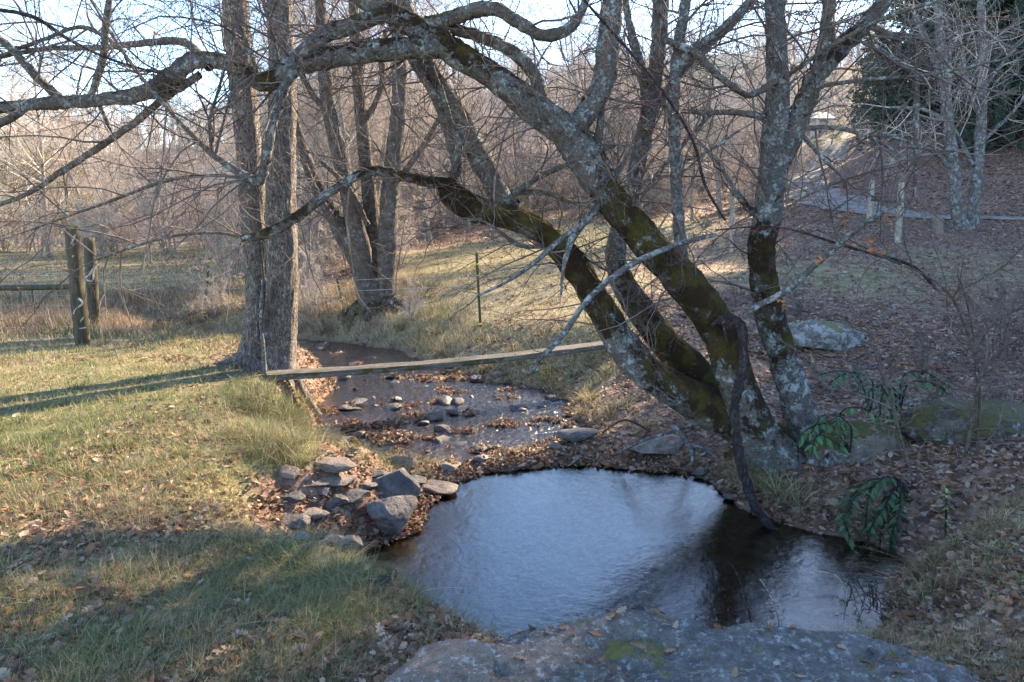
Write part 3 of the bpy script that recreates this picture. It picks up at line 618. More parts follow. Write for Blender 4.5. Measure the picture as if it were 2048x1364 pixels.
# A1: the big arching trunk with its long horizontal limb
A_base = P(1560, 945, 5.6)
root = hero('ironwood_tree', A_base, 'big leaning mossy tree on the right bank whose trunk arches up left over the creek', 'tree',
     [[(1640, 985, 5.72, 129.0, .3), (1600, 955, 5.70, 116.1, .35), (1555, 920, 5.66, 101.5, .45), (1508, 860, 5.62, 84.3, .5), (1472, 760, 5.6, 72.2, .75), (1440, 665, 5.55, 72.2, .95), (1375, 570, 5.5, 72.2, 1.1), (1295, 485, 5.45, 67.1, .95), (1225, 400, 5.4, 65.4, .8), (1180, 330, 5.4, 68.8, .45), (1130, 262, 5.4, 63.6, .4), (1062, 212, 5.4, 56.8, .4), (990, 155, 5.4, 51.6, .55), (925, 115, 5.4, 49.9, .75), (865, 78, 5.4, 48.2, .7), (805, 40, 5.4, 43.0, .7), (740, 5, 5.4, 37.8, .4), (660, -50, 5.5, 32.7, .3)]],
     [[(885, 92, 5.4, 40.5, .6), (800, 97, 5.35, 40.5, .4), (720, 106, 5.35, 40.5, .5), (645, 118, 5.35, 44.0, .5), (590, 132, 5.3, 40.5, .5), (530, 165, 5.3, 35.2, .8), (500, 150, 5.35, 31.7, .7), (450, 125, 5.45, 31.7, .5), (385, 122, 5.55, 33.4, .4), (345, 152, 5.6, 35.2, .4), (290, 185, 5.6, 29.9, .3), (200, 200, 5.65, 26.4, .3), (100, 206, 5.7, 24.6, .3), (-20, 214, 5.8, 21.1, .3), (-160, 190, 6, 15.8, .3)],
      [(830, 48, 5.4, 38, .6), (770, 30, 5.35, 32, .5), (700, 52, 5.3, 32, .5), (655, 68, 5.3, 32, .4), (610, 105, 5.3, 34, .4), (575, 130, 5.3, 32, .5)],
      [(595, 128, 5.3, 26, .3), (572, 168, 5.25, 22, .1), (548, 235, 5.2, 21, .1), (535, 300, 5.2, 19, .1), (520, 362, 5.2, 20, .1), (492, 352, 5.2, 17, .1), (440, 320, 5.2, 14, .1), (400, 285, 5.2, 11, .1), (320, 200, 5.15, 8, 0), (240, 95, 5.1, 6, 0), (170, -20, 5.1, 4, 0)],
      [(855, 48, 5.4, 28, .5), (900, 38, 5.35, 28, .5), (945, 22, 5.3, 27, .3), (992, 20, 5.3, 28, .2), (1040, 46, 5.25, 26, .2), (1085, 70, 5.25, 24, .2), (1130, 62, 5.25, 24, .3), (1158, 35, 5.25, 18, .2), (1175, -10, 5.3, 16, .2)],
      [(885, 55, 5.4, 22, .5), (950, 70, 5.45, 24, .4), (1010, 95, 5.5, 24, .3), (1055, 130, 5.5, 24, .2), (1080, 180, 5.5, 26, .3), (1085, 232, 5.45, 30, .4)],
      [(1145, 262, 5.4, 50, .4), (1175, 222, 5.4, 44, .3), (1205, 170, 5.4, 44, .3), (1216, 90, 5.4, 44, .3), (1224, 10, 5.4, 40, .3), (1232, -70, 5.4, 36, .3)],
      [(420, 135, 5.45, 20, .3), (370, 85, 5.6, 16, .2), (300, 85, 5.7, 13, .2), (200, 95, 5.8, 12, .2), (90, 98, 5.9, 9, .2), (-30, 120, 6.0, 7, .2)],
      [(400, 150, 5.6, 15, .2), (330, 195, 5.7, 15, .2), (270, 245, 5.75, 14, .2), (190, 300, 5.8, 13, .3), (110, 352, 5.85, 12, .3), (50, 390, 5.9, 10, .2), (-30, 418, 6, 8, .2)],
      [(180, 200, 5.65, 14, .2), (205, 120, 5.6, 14, .1), (212, 50, 5.55, 13, .1), (222, -20, 5.5, 12, .1)],
      [(195, 200, 5.65, 10, .2), (210, 235, 5.7, 8, .1), (222, 262, 5.75, 5, .1)],
      [(118, 195, 5.7, 19, .3), (65, 145, 5.6, 17, .2), (25, 100, 5.55, 16, .2), (-25, 60, 5.5, 14, .2)],
      [(60, 205, 5.7, 17, .3), (25, 235, 5.6, 15, .2), (-30, 262, 5.5, 13, .2)],
      [(250, 105, 5.9, 9, 0), (170, 55, 5.9, 9, 0), (90, 78, 5.9, 8, 0), (0, 112, 5.9, 7, 0)],
      [(520, 160, 5.3, 10, 0), (480, 50, 5.2, 8, 0), (440, -40, 5.1, 6, 0)],
      [(558, 140, 5.3, 12, 0), (545, 70, 5.25, 10, 0), (520, -20, 5.2, 8, 0)],
      [(425, 310, 5.2, 8, 0), (420, 240, 5.15, 7, 0), (440, 170, 5.1, 6, 0), (470, 60, 5.1, 4, 0)],
      [(430, 312, 5.2, 7, 0), (450, 230, 5.15, 5, 0), (465, 160, 5.1, 4, 0), (460, 60, 5.05, 3, 0)],
      [(518, 365, 5.2, 6, 0), (430, 350, 5.2, 6, 0), (330, 362, 5.2, 7, 0), (240, 395, 5.2, 6, 0), (60, 460, 5.3, 4, 0)],
      [(1175, 350, 5.4, 20, .3), (1198, 270, 5.45, 17, .1), (1204, 200, 5.5, 14, .1)]],
     ['bark_hero', 'bark_hero'], gA, dens=10, L=(.3, 1.25), lv=(6, 5), up=.008, r0=.0065,
     tops=[(1232, -70, 5.4, 34, (.1, .2, 1), 3.4), (660, -50, 5.5, 36, (-.8, .3, .8), 3.2), (740, 5, 5.4, 20, (-.2, -.4, 1), 2.6), (222, -20, 5.5, 12, (0, 0, 1), 1.8), (1175, -10, 5.3, 16, (.3, -.2, 1), 2.0), (-160, 190, 6, 18, (-1, .2, .3), 2.5)],
     flare=[((1620, 965, 5.7, 80, .4), .2, .6), ((1600, 975, 5.6, 70, .3), -.6, .5), ((1640, 960, 5.8, 70, .7), .9, .7), ((1580, 950, 5.7, 70, .8), 2.6, .55), ((1600, 950, 5.8, 70, .9), 1.6, .6)])

# A2: the lower mossy trunk with a stub and a long flat limb
hero('ironwood_tree', P(1450, 845, 5.75), 'low mossy trunk leaning left over the plank bridge and ending in a crooked elbow', 'tree',
     [[(1560, 900, 5.8, 76.5, .9), (1500, 865, 5.78, 78.2, .95), (1440, 828, 5.75, 78.2, .9), (1370, 790, 5.72, 71.4, .85), (1300, 748, 5.7, 66.3, .75), (1245, 690, 5.7, 62.9, .45), (1200, 612, 5.7, 56.1, .9), (1155, 540, 5.7, 54.4, 1.15), (1110, 485, 5.7, 51.0, 1.1), (1050, 445, 5.7, 47.6, .9), (985, 427, 5.7, 50, 1.1), (938, 414, 5.7, 52, 1.3), (908, 396, 5.7, 46, 1.4), (888, 378, 5.7, 34, 1.4), (876, 362, 5.7, 18, 1.4)]],
     [[(1060, 450, 5.7, 44, .7), (1010, 405, 5.75, 42, .3), (975, 345, 5.8, 42, .2), (938, 270, 5.85, 40, .2), (905, 205, 5.9, 38, .2), (865, 145, 5.95, 34, .2), (840, 95, 6, 30, .2), (815, 20, 6.05, 28, .2), (790, -60, 6.1, 24, .2)],
      [(945, 408, 5.7, 28, 1.2), (900, 372, 5.65, 26, 1.1), (850, 362, 5.6, 24, .9), (800, 350, 5.55, 22, .7), (745, 342, 5.5, 20, .5), (700, 360, 5.45, 18, .4), (640, 398, 5.4, 18, .4), (585, 440, 5.35, 20, .5), (530, 468, 5.3, 20, .6), (482, 476, 5.3, 14, .5)],
      [(485, 475, 5.3, 7, .2), (430, 466, 5.3, 6, 0), (330, 475, 5.3, 6, 0), (190, 520, 5.3, 4, 0)],
      [(900, 385, 5.7, 24, 1.0), (912, 330, 5.75, 20, .5), (895, 260, 5.8, 20, .2), (868, 190, 5.85, 18, .2), (830, 130, 5.9, 16, .2), (790, 70, 5.95, 13, .2)],
      [(895, 380, 5.7, 16, .9), (918, 300, 5.7, 14, .3), (900, 240, 5.65, 12, .2), (880, 170, 5.6, 10, .2)],
      [(1000, 410, 5.75, 14, .4), (1060, 365, 5.8, 13, .2), (1120, 335, 5.85, 11, .2), (1230, 290, 5.9, 8, .2)],
      [(1020, 385, 5.8, 12, .6), (1090, 385, 5.8, 11, .5), (1140, 405, 5.8, 9, .4)],
      [(1100, 490, 5.7, 12, .2), (1040, 490, 5.6, 8, 0), (960, 440, 5.5, 6, 0), (900, 455, 5.5, 4, 0)],
      [(1130, 505, 5.7, 9, 0), (1180, 430, 5.5, 9, 0), (1215, 380, 5.4, 8, 0), (1260, 300, 5.3, 7, 0)]],
     ['bark_hero', 'bark_hero'], gA, dens=9, L=(.3, 1.1), up=.0, r0=.006,
     tops=[(790, -60, 6.1, 24, (-.1, .2, 1), 3), (790, 70, 5.95, 13, (-.3, 0, 1), 2)])
# A3: middle stem
hero('ironwood_tree', P(1430, 800, 6.0), 'straight middle stem rising through the forks behind the big arching trunk', 'tree',
     [[(1520, 900, 5.95, 72.0, .9), (1440, 805, 6.0, 66.6, 1.0), (1390, 745, 6.05, 63.0, .9), (1335, 690, 6.1, 59.4, 1.0), (1280, 618, 6.15, 54.0, .9), (1240, 555, 6.2, 46.8, .6), (1232, 490, 6.25, 37.8, .3), (1256, 410, 6.3, 34.2, .2), (1280, 310, 6.3, 32.4, .1), (1302, 200, 6.35, 32.4, .1), (1316, 100, 6.4, 30.6, .1), (1322, 0, 6.4, 28.8, .1), (1326, -80, 6.4, 25.2, .1)]],
     [[(1300, 210, 6.35, 22, .1), (1275, 110, 6.3, 18, .1), (1255, 30, 6.3, 15, .1), (1245, -40, 6.3, 12, .1)], [(1295, 240, 6.35, 18, .1), (1350, 160, 6.4, 18, .1), (1395, 105, 6.4, 20, .1), (1460, 50, 6.4, 18, .1), (1520, -20, 6.4, 16, .1)],
      [(1250, 440, 6.3, 10, .1), (1330, 330, 6.4, 9, .1), (1420, 230, 6.4, 8, .1)]],
     ['bark_hero', 'bark_pale'], gA, dens=9, L=(.3, 1.2), tops=[(1326, -80, 6.4, 26, (.1, 0, 1), 3), (1520, -20, 6.4, 16, (.7, .1, 1), 2)])
# A4: right trunk, forked
hero('ironwood_tree', P(1610, 900, 5.9), 'pale lichen-spotted forked tree right of the mossy leaning trunks', 'tree',
     [[(1650, 950, 5.9, 77.3, .5), (1622, 880, 5.9, 66.2, .35), (1592, 800, 5.9, 60.7, .1), (1566, 715, 5.92, 55.2, .6), (1542, 640, 5.95, 55.2, .7), (1527, 560, 5.98, 53.4, .8), (1524, 490, 6.0, 51.5, .95), (1535, 430, 6.0, 53.4, .55), (1545, 350, 6.0, 51.5, .15), (1550, 270, 6.0, 49.7, .1), (1556, 180, 6.0, 42.3, .1), (1553, 90, 6.0, 40.5, .1), (1550, 0, 6.0, 38.6, .1), (1548, -90, 6.0, 33.1, .1)]],
     [[(1555, 330, 6.0, 44, .3), (1585, 270, 6.0, 42, .5), (1612, 200, 6.0, 40, .5), (1640, 140, 6.02, 38, .6), (1690, 88, 6.05, 34, .6), (1735, 45, 6.1, 32, .4), (1775, -5, 6.1, 28, .3), (1820, -70, 6.2, 24, .2)],
      [(1628, 165, 6.0, 26, .2), (1645, 100, 5.98, 24, .1), (1655, 30, 5.95, 22, .1), (1660, -50, 5.95, 20, .1)],
      [(1668, 110, 6.03, 12, .2), (1665, 50, 6.0, 9, .1), (1668, -10, 6.0, 9, .1)],
      [(1540, 235, 6.0, 14, .3), (1480, 225, 5.95, 12, .3), (1420, 225, 5.9, 11, .3), (1365, 222, 5.9, 9, .2)],
      [(1555, 160, 5.9, 12, .1), (1500, 190, 5.8, 12, .1), (1462, 170, 5.7, 14, .1), (1420, 135, 5.6, 16, .1), (1390, 105, 5.6, 15, .1), (1330, 80, 5.6, 12, .1)],
      [(1570, 155, 5.9, 9, 0), (1650, 100, 5.8, 9, 0), (1760, 40, 5.7, 9, 0), (1880, 0, 5.6, 7, 0)],
      [(1600, 180, 6, 9, 0), (1720, 160, 5.9, 8, 0), (1850, 150, 5.8, 6, 0), (2000, 120, 5.8, 5, 0)],
      [(1740, 50, 6.1, 13, .2), (1790, 80, 6.1, 12, .2), (1795, 110, 6.1, 9, .1)],
      [(1735, 85, 6.1, 10, 0), (1800, 130, 6.0, 12, 0), (1830, 160, 6.0, 12, 0), (1832, 260, 6.0, 10, 0), (1830, 340, 6.0, 9, 0), (1832, 400, 6.0, 5, 0)],
      [(1530, 430, 6.0, 20, .8), (1500, 420, 6.0, 14, .7), (1470, 380, 6.0, 9, .3), (1440, 330, 6, 7, .1)],
      [(1580, 260, 6, 10, .3), (1660, 255, 5.9, 9, .2), (1740, 275, 5.8, 7, .1), (1820, 320, 5.7, 5, 0)],
      [(1600, 265, 6, 9, .2), (1640, 310, 5.9, 8, .1), (1690, 360, 5.8, 5, 0)]],
     ['bark_pale', 'bark_hero'], gA, dens=8, L=(.35, 1.3), tops=[(1548, -90, 6.0, 34, (0, 0, 1), 3), (1820, -70, 6.2, 22, (.6, .1, 1), 3), (1660, -50, 5.95, 20, (.1, 0, 1), 2.5)],
     flare=[((1640, 930, 5.9, 60, .4), .0, .5), ((1620, 920, 5.95, 60, .5), 2.4, .4), ((1640, 930, 5.9, 50, .5), -1.0, .4)])
# slim pale stem between them
hero('ironwood_tree', P(1368, 560, 6.0), 'slim pale lichen stem growing straight up between the leaning trunk and the forked tree', 'tree',
     [[(1372, 580, 5.62, 26, .5), (1362, 500, 5.66, 24, .1), (1355, 400, 5.7, 24, 0), (1350, 300, 5.7, 24, 0), (1348, 180, 5.7, 23, 0), (1358, 90, 5.7, 22, 0), (1372, 0, 5.7, 20, 0), (1385, -80, 5.7, 16, 0)]],
     [[(1350, 150, 5.7, 16, 0), (1390, 100, 5.7, 15, 0), (1440, 60, 5.7, 13, 0), (1500, 0, 5.7, 12, 0)], [(1352, 330, 5.7, 7, 0), (1420, 300, 5.6, 6, 0), (1480, 260, 5.6, 4, 0)]],
     ['bark_pale', 'bark_pale'], gA, dens=7, L=(.4, 1.2), tops=[(1385, -80, 5.7, 16, (.1, 0, 1), 2.2)])

# B: the two grey furrowed trunks on the left bank
gB = np.random.default_rng(202)
hero('grey_barked_tree', P(505, 715, 7.95), 'left of the two grey furrowed trunks standing where the plank meets the left bank', 'tree',
     [[(508, 738, 7.95, 84, .25), (510, 705, 7.95, 66, .15), (516, 660, 7.95, 54, .1), (518, 600, 7.95, 50, 0), (513, 500, 7.95, 50, 0), (505, 400, 7.95, 50, 0), (496, 280, 7.95, 50, 0), (484, 160, 7.95, 50, 0), (474, 60, 7.95, 50, 0), (466, -60, 7.95, 47, 0), (455, -250, 8.0, 40, 0), (450, -420, 8.1, 30, 0)]],
     [[(470, -30, 7.95, 18, 0), (430, -90, 7.8, 14, 0), (370, -140, 7.6, 10, 0)]], ['bark_furrow', 'bark_dark'], gB, dens=1.2, tdens=.4, L=(.5, 1.5), trunk_ridge=.035, tkw=dict(lump=.06),
     tops=[(450, -420, 8.1, 28, (-.1, 0, 1), 4), (457, -250, 8.0, 18, (-1, -.3, .8), 3.4), (457, -250, 8.0, 16, (.2, 1, .8), 3)],
     flare=[((505, 705, 7.9, 40, .3), 3.3, .45), ((505, 705, 7.9, 36, .3), 4.2, .35), ((512, 705, 8, 36, .3), 2.2, .4)])
hero('grey_barked_tree', P(558, 735, 7.75), 'thicker right one of the two grey furrowed trunks beside the plank end', 'tree',
     [[(556, 752, 7.75, 86, .2), (558, 722, 7.75, 66, .15), (562, 670, 7.75, 60, .1), (565, 600, 7.75, 60, 0), (564, 500, 7.75, 60, 0), (562, 400, 7.75, 58, 0), (563, 280, 7.75, 55, 0), (566, 150, 7.75, 53, 0), (562, 50, 7.75, 50, 0), (556, -60, 7.75, 48, 0), (552, -250, 7.75, 42, 0), (548, -440, 7.75, 32, 0)]],
     [[(545, 560, 7.55, 9, .1), (532, 640, 7.5, 10, .1), (533, 690, 7.45, 9, .1)], [(560, -20, 7.75, 18, 0), (600, -90, 7.6, 14, 0), (680, -130, 7.5, 10, 0)]], ['bark_furrow', 'bark_dark'], gB, dens=1.2, tdens=.4, L=(.5, 1.5), trunk_ridge=.035, tkw=dict(lump=.06),
     tops=[(548, -440, 7.75, 30, (.1, 0, 1), 4), (552, -250, 7.75, 18, (1, -.3, .8), 3.4), (552, -250, 7.75, 16, (-.2, 1, .8), 3)],
     flare=[((552, 722, 7.7, 36, .3), 3.6, .4), ((560, 722, 7.75, 36, .3), 5.4, .35), ((566, 722, 7.8, 36, .3), .3, .4)])

# C: multi-stemmed dark tree behind the creek bend
gC = np.random.default_rng(303)
hero('creekside_tree', P(745, 612, 13.6), 'dark many-stemmed tree with a broad mossy foot behind the creek bend', 'tree',
     [[(758, 640, 13.6, 81, .3), (752, 600, 13.6, 68, .3), (735, 560, 13.6, 50, 0.30), (715, 520, 13.6, 37, 0.30), (690, 470, 13.6, 40, .4), (655, 410, 13.6, 28, .3), (625, 350, 13.6, 25, .2), (600, 280, 13.6, 21, .2), (575, 200, 13.6, 17, .1)],
      [(745, 625, 13.5, 56, 0.42), (735, 580, 13.5, 43, 0.30), (722, 500, 13.5, 40, .3), (700, 400, 13.4, 34, .2), (676, 300, 13.3, 30, .2), (655, 200, 13.2, 27, .1), (645, 90, 13.1, 23, .1), (640, -20, 13.0, 19, .1)],
      [(755, 620, 13.7, 56, 0.42), (752, 560, 13.7, 40, 0.30), (745, 450, 13.8, 32, .3), (733, 340, 13.9, 28, .2), (722, 220, 14.0, 25, .1), (712, 100, 14.0, 21, .1), (705, -20, 14.0, 17, .1)],
      [(768, 625, 13.5, 56, 0.48), (772, 570, 13.5, 35, 0.30), (775, 470, 13.5, 38, .3), (782, 360, 13.5, 34, .2), (795, 240, 13.5, 30, .1), (800, 120, 13.5, 28, .1), (792, 0, 13.5, 25, .1), (790, -80, 13.5, 21, .1)],
      [(762, 620, 13.4, 37, 0.54), (790, 605, 13.3, 38, 0.60), (815, 622, 13.2, 19, 0.54)]],
     [[(690, 470, 13.5, 19, .2), (640, 400, 13.4, 15, .1), (610, 330, 13.3, 11, .1)], [(780, 380, 13.5, 13, .1), (840, 300, 13.5, 11, .1), (900, 200, 13.5, 8, .1)], [(660, 230, 13.2, 13, .1), (620, 180, 13.2, 11, .1), (580, 90, 13.2, 8, .1)], [(725, 250, 14.0, 13, .1), (760, 180, 14.0, 10, .1), (770, 60, 14.0, 8, .1)],
      [(735, 450, 13.4, 11, .1), (700, 380, 13.0, 10, .1), (640, 320, 12.6, 8, .1)]],
     ['bark_dark', 'bark_dark'], gC, dens=3.0, L=(.8, 2.2), r0=.012, up=.02, lv=(5, 5),
     tops=[(640, -20, 12, 20, (-.2, 0, 1), 2.5), (705, -20, 13, 18, (0, 0, 1), 2.5), (790, -80, 12.5, 22, (.1, 0, 1), 2.5), (575, 200, 12.6, 18, (-.4, 0, 1), 2.5)],
     flare=[((760, 610, 13.5, 37, 0.42), 5.6, 0.48), ((730, 610, 13.5, 37, 0.42), 3.9, 0.48), ((745, 610, 13.4, 37, 0.42), 4.7, 0.42)])

# D: twin pale trees on the right beside the drive
gD = np.random.default_rng(404)
hero('hillside_tree', P(1918, 448, 18.6), 'left one of the twin slender grey trees beside the gravel drive', 'tree',
     [[(1925, 462, 18.6, 36, .1), (1918, 440, 18.6, 26, 0), (1912, 400, 18.6, 22, 0), (1905, 320, 18.6, 21, 0), (1896, 240, 18.6, 20, 0), (1888, 150, 18.6, 18, 0), (1880, 60, 18.6, 16, 0), (1870, -60, 18.6, 13, 0)]],
     [[(1910, 345, 18.6, 10, 0), (1870, 305, 18.4, 8, 0), (1820, 285, 18.2, 6, 0), (1750, 262, 18, 4, 0)], [(1893, 200, 18.6, 13, 0), (1865, 110, 18.6, 11, 0), (1830, 30, 18.6, 9, 0)], [(1900, 250, 18.6, 9, 0), (1850, 220, 18.4, 7, 0), (1780, 215, 18.2, 5, 0)], [(1890, 160, 18.6, 9, .3), (1900, 90, 18.6, 8, .5), (1885, 0, 18.6, 6, .2)]],
     ['bark_pale', 'bark_pale'], gD, dens=1.8, L=(.9, 2.4), r0=.012, lv=(6, 5), tops=[(1870, -60, 18.6, 13, (-.1, 0, 1), 4)], twig_mat='twig_pale')
hero('hillside_tree', P(1945, 450, 18.8), 'right one of the twin slender grey trees beside the gravel drive', 'tree',
     [[(1940, 462, 18.8, 34, .1), (1945, 440, 18.8, 24, 0), (1950, 390, 18.8, 20, 0), (1958, 310, 18.8, 19, 0), (1964, 220, 18.8, 17, 0), (1966, 120, 18.8, 15, 0), (1962, 20, 18.8, 13, 0), (1960, -60, 18.8, 11, 0)]],
     [[(1945, 330, 18.8, 9, 0), (1925, 290, 18.7, 8, 0), (1905, 250, 18.6, 6, 0)], [(1962, 285, 18.8, 8, 0), (2010, 240, 18.7, 6, 0), (2050, 195, 18.6, 5, 0)], [(1966, 180, 18.8, 8, 0), (2010, 120, 18.7, 6, 0), (2048, 80, 18.5, 4, 0)], [(1962, 240, 18.8, 7, 0), (1935, 170, 18.6, 6, 0), (1925, 90, 18.4, 5, 0)]],
     ['bark_pale', 'bark_pale'], gD, dens=1.8, L=(.9, 2.4), r0=.012, lv=(6, 5), tops=[(1960, -60, 18.8, 11, (.1, 0, 1), 4)], twig_mat='twig_pale')

# the hanging dark vine with its broken arm
gv = np.random.default_rng(7)
vr = empty('grape_vine', P(1575, 1100, 4.75), 'dark twisted vine hanging from the leaning trunk down into the pool', 'vine')
mb = MB(); limb(mb, path_px([(1435, 640, 5.35, 18, 0), (1462, 640, 5.3, 24, 0), (1485, 662, 5.25, 20, 0), (1484, 740, 5.2, 20, 0), (1468, 820, 5.15, 19, 0), (1476, 890, 5.1, 18, 0), (1488, 950, 5.02, 19, 0), (1510, 1010, 4.95, 19, 0), (1545, 1060, 4.85, 18, .2), (1572, 1095, 4.78, 16, .9), (1600, 1132, 4.7, 6, .6)]), seed=4, lump=.25, sides=12); mb.build('stem', M['vine'], vr)
mb = MB(); limb(mb, path_px([(1515, 1020, 4.93, 9, 0), (1530, 1050, 4.9, 8, 0), (1535, 1092, 4.85, 5, 0)]), seed=5, sides=8); mb.build('side_shoot', M['vine'], vr)

for q in [[(1440, 630, 5.35, 10, 0), (1455, 655, 5.3, 9, 0), (1470, 650, 5.28, 7, 0)], [(1425, 650, 5.35, 8, 0), (1450, 630, 5.3, 9, 0), (1478, 640, 5.28, 6, 0)], [(1447, 650, 5.3, 5, 0), (1455, 690, 5.28, 4, 0)], [(1572, 1090, 4.78, 6, .3), (1575, 1130, 4.75, 3, 0)], [(1590, 1110, 4.74, 5, .3), (1612, 1140, 4.7, 2, 0)]]:
    mb = MB(); limb(mb, path_px(q), seed=6, sides=7); mb.build('tendril', M['vine'], vr)
def dead_branch(name, label, pts, mat, dens=5, L=(.15, .5), g=gv, r0=.004, tw='twig'):
    p0 = pts[0]; r = empty(name, P(*p0[:3]), label, 'branch'); p = path_px(pts); mb = MB(); limb(mb, p, seed=8, sides=9, lump=.2); mb.build('stem', M[mat], r)
    build_twigs('twigs', limbs_of([(p, 1, .1)], g, dens, L, r0=r0, lv=(3, 3), up=0), M[tw], r); return r
dead_branch('bare_branch', 'long grey bare branch slanting up right from the vine towards the two pale fence posts', [(1480, 640, 5.28, 11, 0), (1515, 612, 5.2, 13, 0), (1575, 580, 5.1, 13, 0), (1625, 535, 5.0, 13, 0), (1665, 500, 4.95, 12, 0), (1700, 470, 4.9, 13, 0), (1740, 440, 4.85, 10, 0), (1800, 405, 4.8, 7, 0)], 'bark_pale', 3)
dead_branch('lichen_branch', 'thin lichen-covered branch drooping over the right end of the plank', [(1430, 470, 5.35, 9, 0), (1350, 490, 5.2, 11, 0), (1262, 530, 5.1, 12, 0), (1200, 575, 5.0, 12, 0), (1160, 620, 4.95, 12, 0), (1125, 670, 4.9, 12, 0), (1072, 725, 4.8, 9, 0)], 'bark_pale', 8)
dead_branch('lichen_branch', 'thin lichen branch reaching left to the steel post in the middle of the slope', [(1262, 300, 5.5, 9, 0), (1215, 385, 5.4, 12, 0), (1175, 440, 5.3, 14, 0), (1120, 480, 5.2, 12, 0), (1075, 520, 5.15, 10, 0), (1020, 560, 5.1, 7, 0), (955, 592, 5.0, 5, 0)], 'bark_pale', 7)
dead_branch('lichen_branch', 'short pale lichen twig hanging straight down in front of the mossy trunks', [(1145, 470, 5.2, 12, 0), (1128, 530, 5.1, 9, 0), (1122, 590, 5.05, 5, 0)], 'bark_pale', 7)
dead_branch('leaning_stick', 'thin dead stick leaning upright against the grey furrowed trunks', [(530, 748, 7.3, 9, 0), (526, 690, 7.35, 8, 0), (522, 640, 7.4, 7, 0), (525, 560, 7.45, 6, 0)], 'bark_pale', 1)
for lab, pts in [('red cane arching from the top of the forks down to the right', [(1150, -20, 5.0, 5, 0), (1230, 70, 5.0, 6, 0), (1320, 175, 5.0, 6, 0), (1385, 280, 5.0, 6, 0), (1410, 370, 5.0, 6, 0), (1450, 440, 5, 4, 0)]), ('long thin red cane sweeping in front of the slope to the shrub on the right', [(1430, 460, 5.1, 3, 0), (1560, 455, 5.1, 4, 0), (1700, 495, 5.1, 6, 0), (1820, 530, 5.15, 7, 0), (1870, 575, 5.2, 7, 0)]), ('pale thin cane crossing the upper left corner', [(0, 20, 5.0, 8, 0), (70, 35, 5.0, 8, 0), (140, 80, 5.05, 7, 0), (220, 118, 5.1, 5, 0), (330, 150, 5.1, 3, 0)])]:
    dead_branch('cane', lab, pts, 'vine' if 'red' not in lab else 'vine', 3, (.15, .45), r0=.003, tw='twig_red' if 'red' in lab else 'twig')

# right hand twiggy shrub
gs = np.random.default_rng(77)
hero('bare_shrub', P(1925, 1000, 5.0), 'bare grey shrub with forked stems on the right bank in front of the field', 'shrub',
     [[(1925, 1010, 5.0, 8.1, 0), (1928, 930, 5.0, 7.4, 0), (1942, 850, 5.0, 7.4, 0), (1955, 770, 5.0, 6.8, 0), (1950, 700, 5.0, 6.2, 0)], [(1935, 985, 5.0, 5.0, 0), (1955, 880, 5.0, 4.3, 0), (1960, 760, 5.0, 4.3, 0)], [(1835, 985, 4.9, 5.6, 0), (1815, 920, 4.9, 5.6, 0), (1795, 850, 4.9, 5.0, 0), (1785, 790, 4.9, 3.7, 0)]],
     [[(1952, 710, 5.0, 5.6, 0), (1925, 640, 5.0, 5.0, 0), (1900, 590, 5.0, 5.0, 0), (1850, 550, 5.0, 4.3, 0), (1780, 520, 5.0, 3.7, 0), (1700, 480, 5, 2.5, 0)], [(1955, 700, 5.0, 5.0, 0), (1985, 650, 5.0, 4.3, 0), (2048, 610, 5.0, 3.7, 0), (2120, 560, 5, 2.5, 0)], [(1950, 690, 5.0, 4.3, 0), (1935, 610, 4.95, 3.7, 0), (1920, 560, 4.9, 2.5, 0)], [(1955, 760, 5.0, 3.7, 0), (2000, 700, 4.95, 3.1, 0), (2048, 670, 4.9, 2.5, 0)],
      [(1900, 590, 5, 3.1, 0), (1960, 560, 5, 3.1, 0), (2010, 530, 5, 2.5, 0), (2048, 490, 5, 1.9, 0)], [(1790, 830, 4.9, 3.7, 0), (1760, 740, 4.9, 3.1, 0), (1735, 660, 4.9, 2.5, 0), (1700, 620, 4.9, 1.9, 0)], [(1950, 720, 5, 3.1, 0), (1900, 650, 5, 2.5, 0), (1890, 560, 5, 1.9, 0), (1860, 470, 5, 1.6, 0)]],
     ['bark_dark', 'bark_dark'], gs, dens=9, L=(.25, .75), r0=.004, lv=(4, 4), up=.01)

ro = [o for o in COL.objects if o.name.startswith('bare_branch') and o.parent is None][0]; gq = np.random.default_rng(3); mb = MB()
c = np.array([P(u, v, 4.9) for u, v in [(1700, 480), (1745, 505), (1765, 490), (1690, 430), (1560, 600), (1790, 440), (1640, 520), (1735, 475)]]); k = c[gq.integers(0, 8, 34)] + gq.normal(0, .035, (34, 3))
leaves(mb, LT[0], k[:, 0], k[:, 1], k[:, 2], gq.uniform(.03, .06, 34), np.array([[.42, .16, .06]]) * gq.uniform(.6, 1.2, (34, 1)), gq, 1.5, 1.5); mb.build('dead_leaves', M['leaf'], ro, smooth=False)
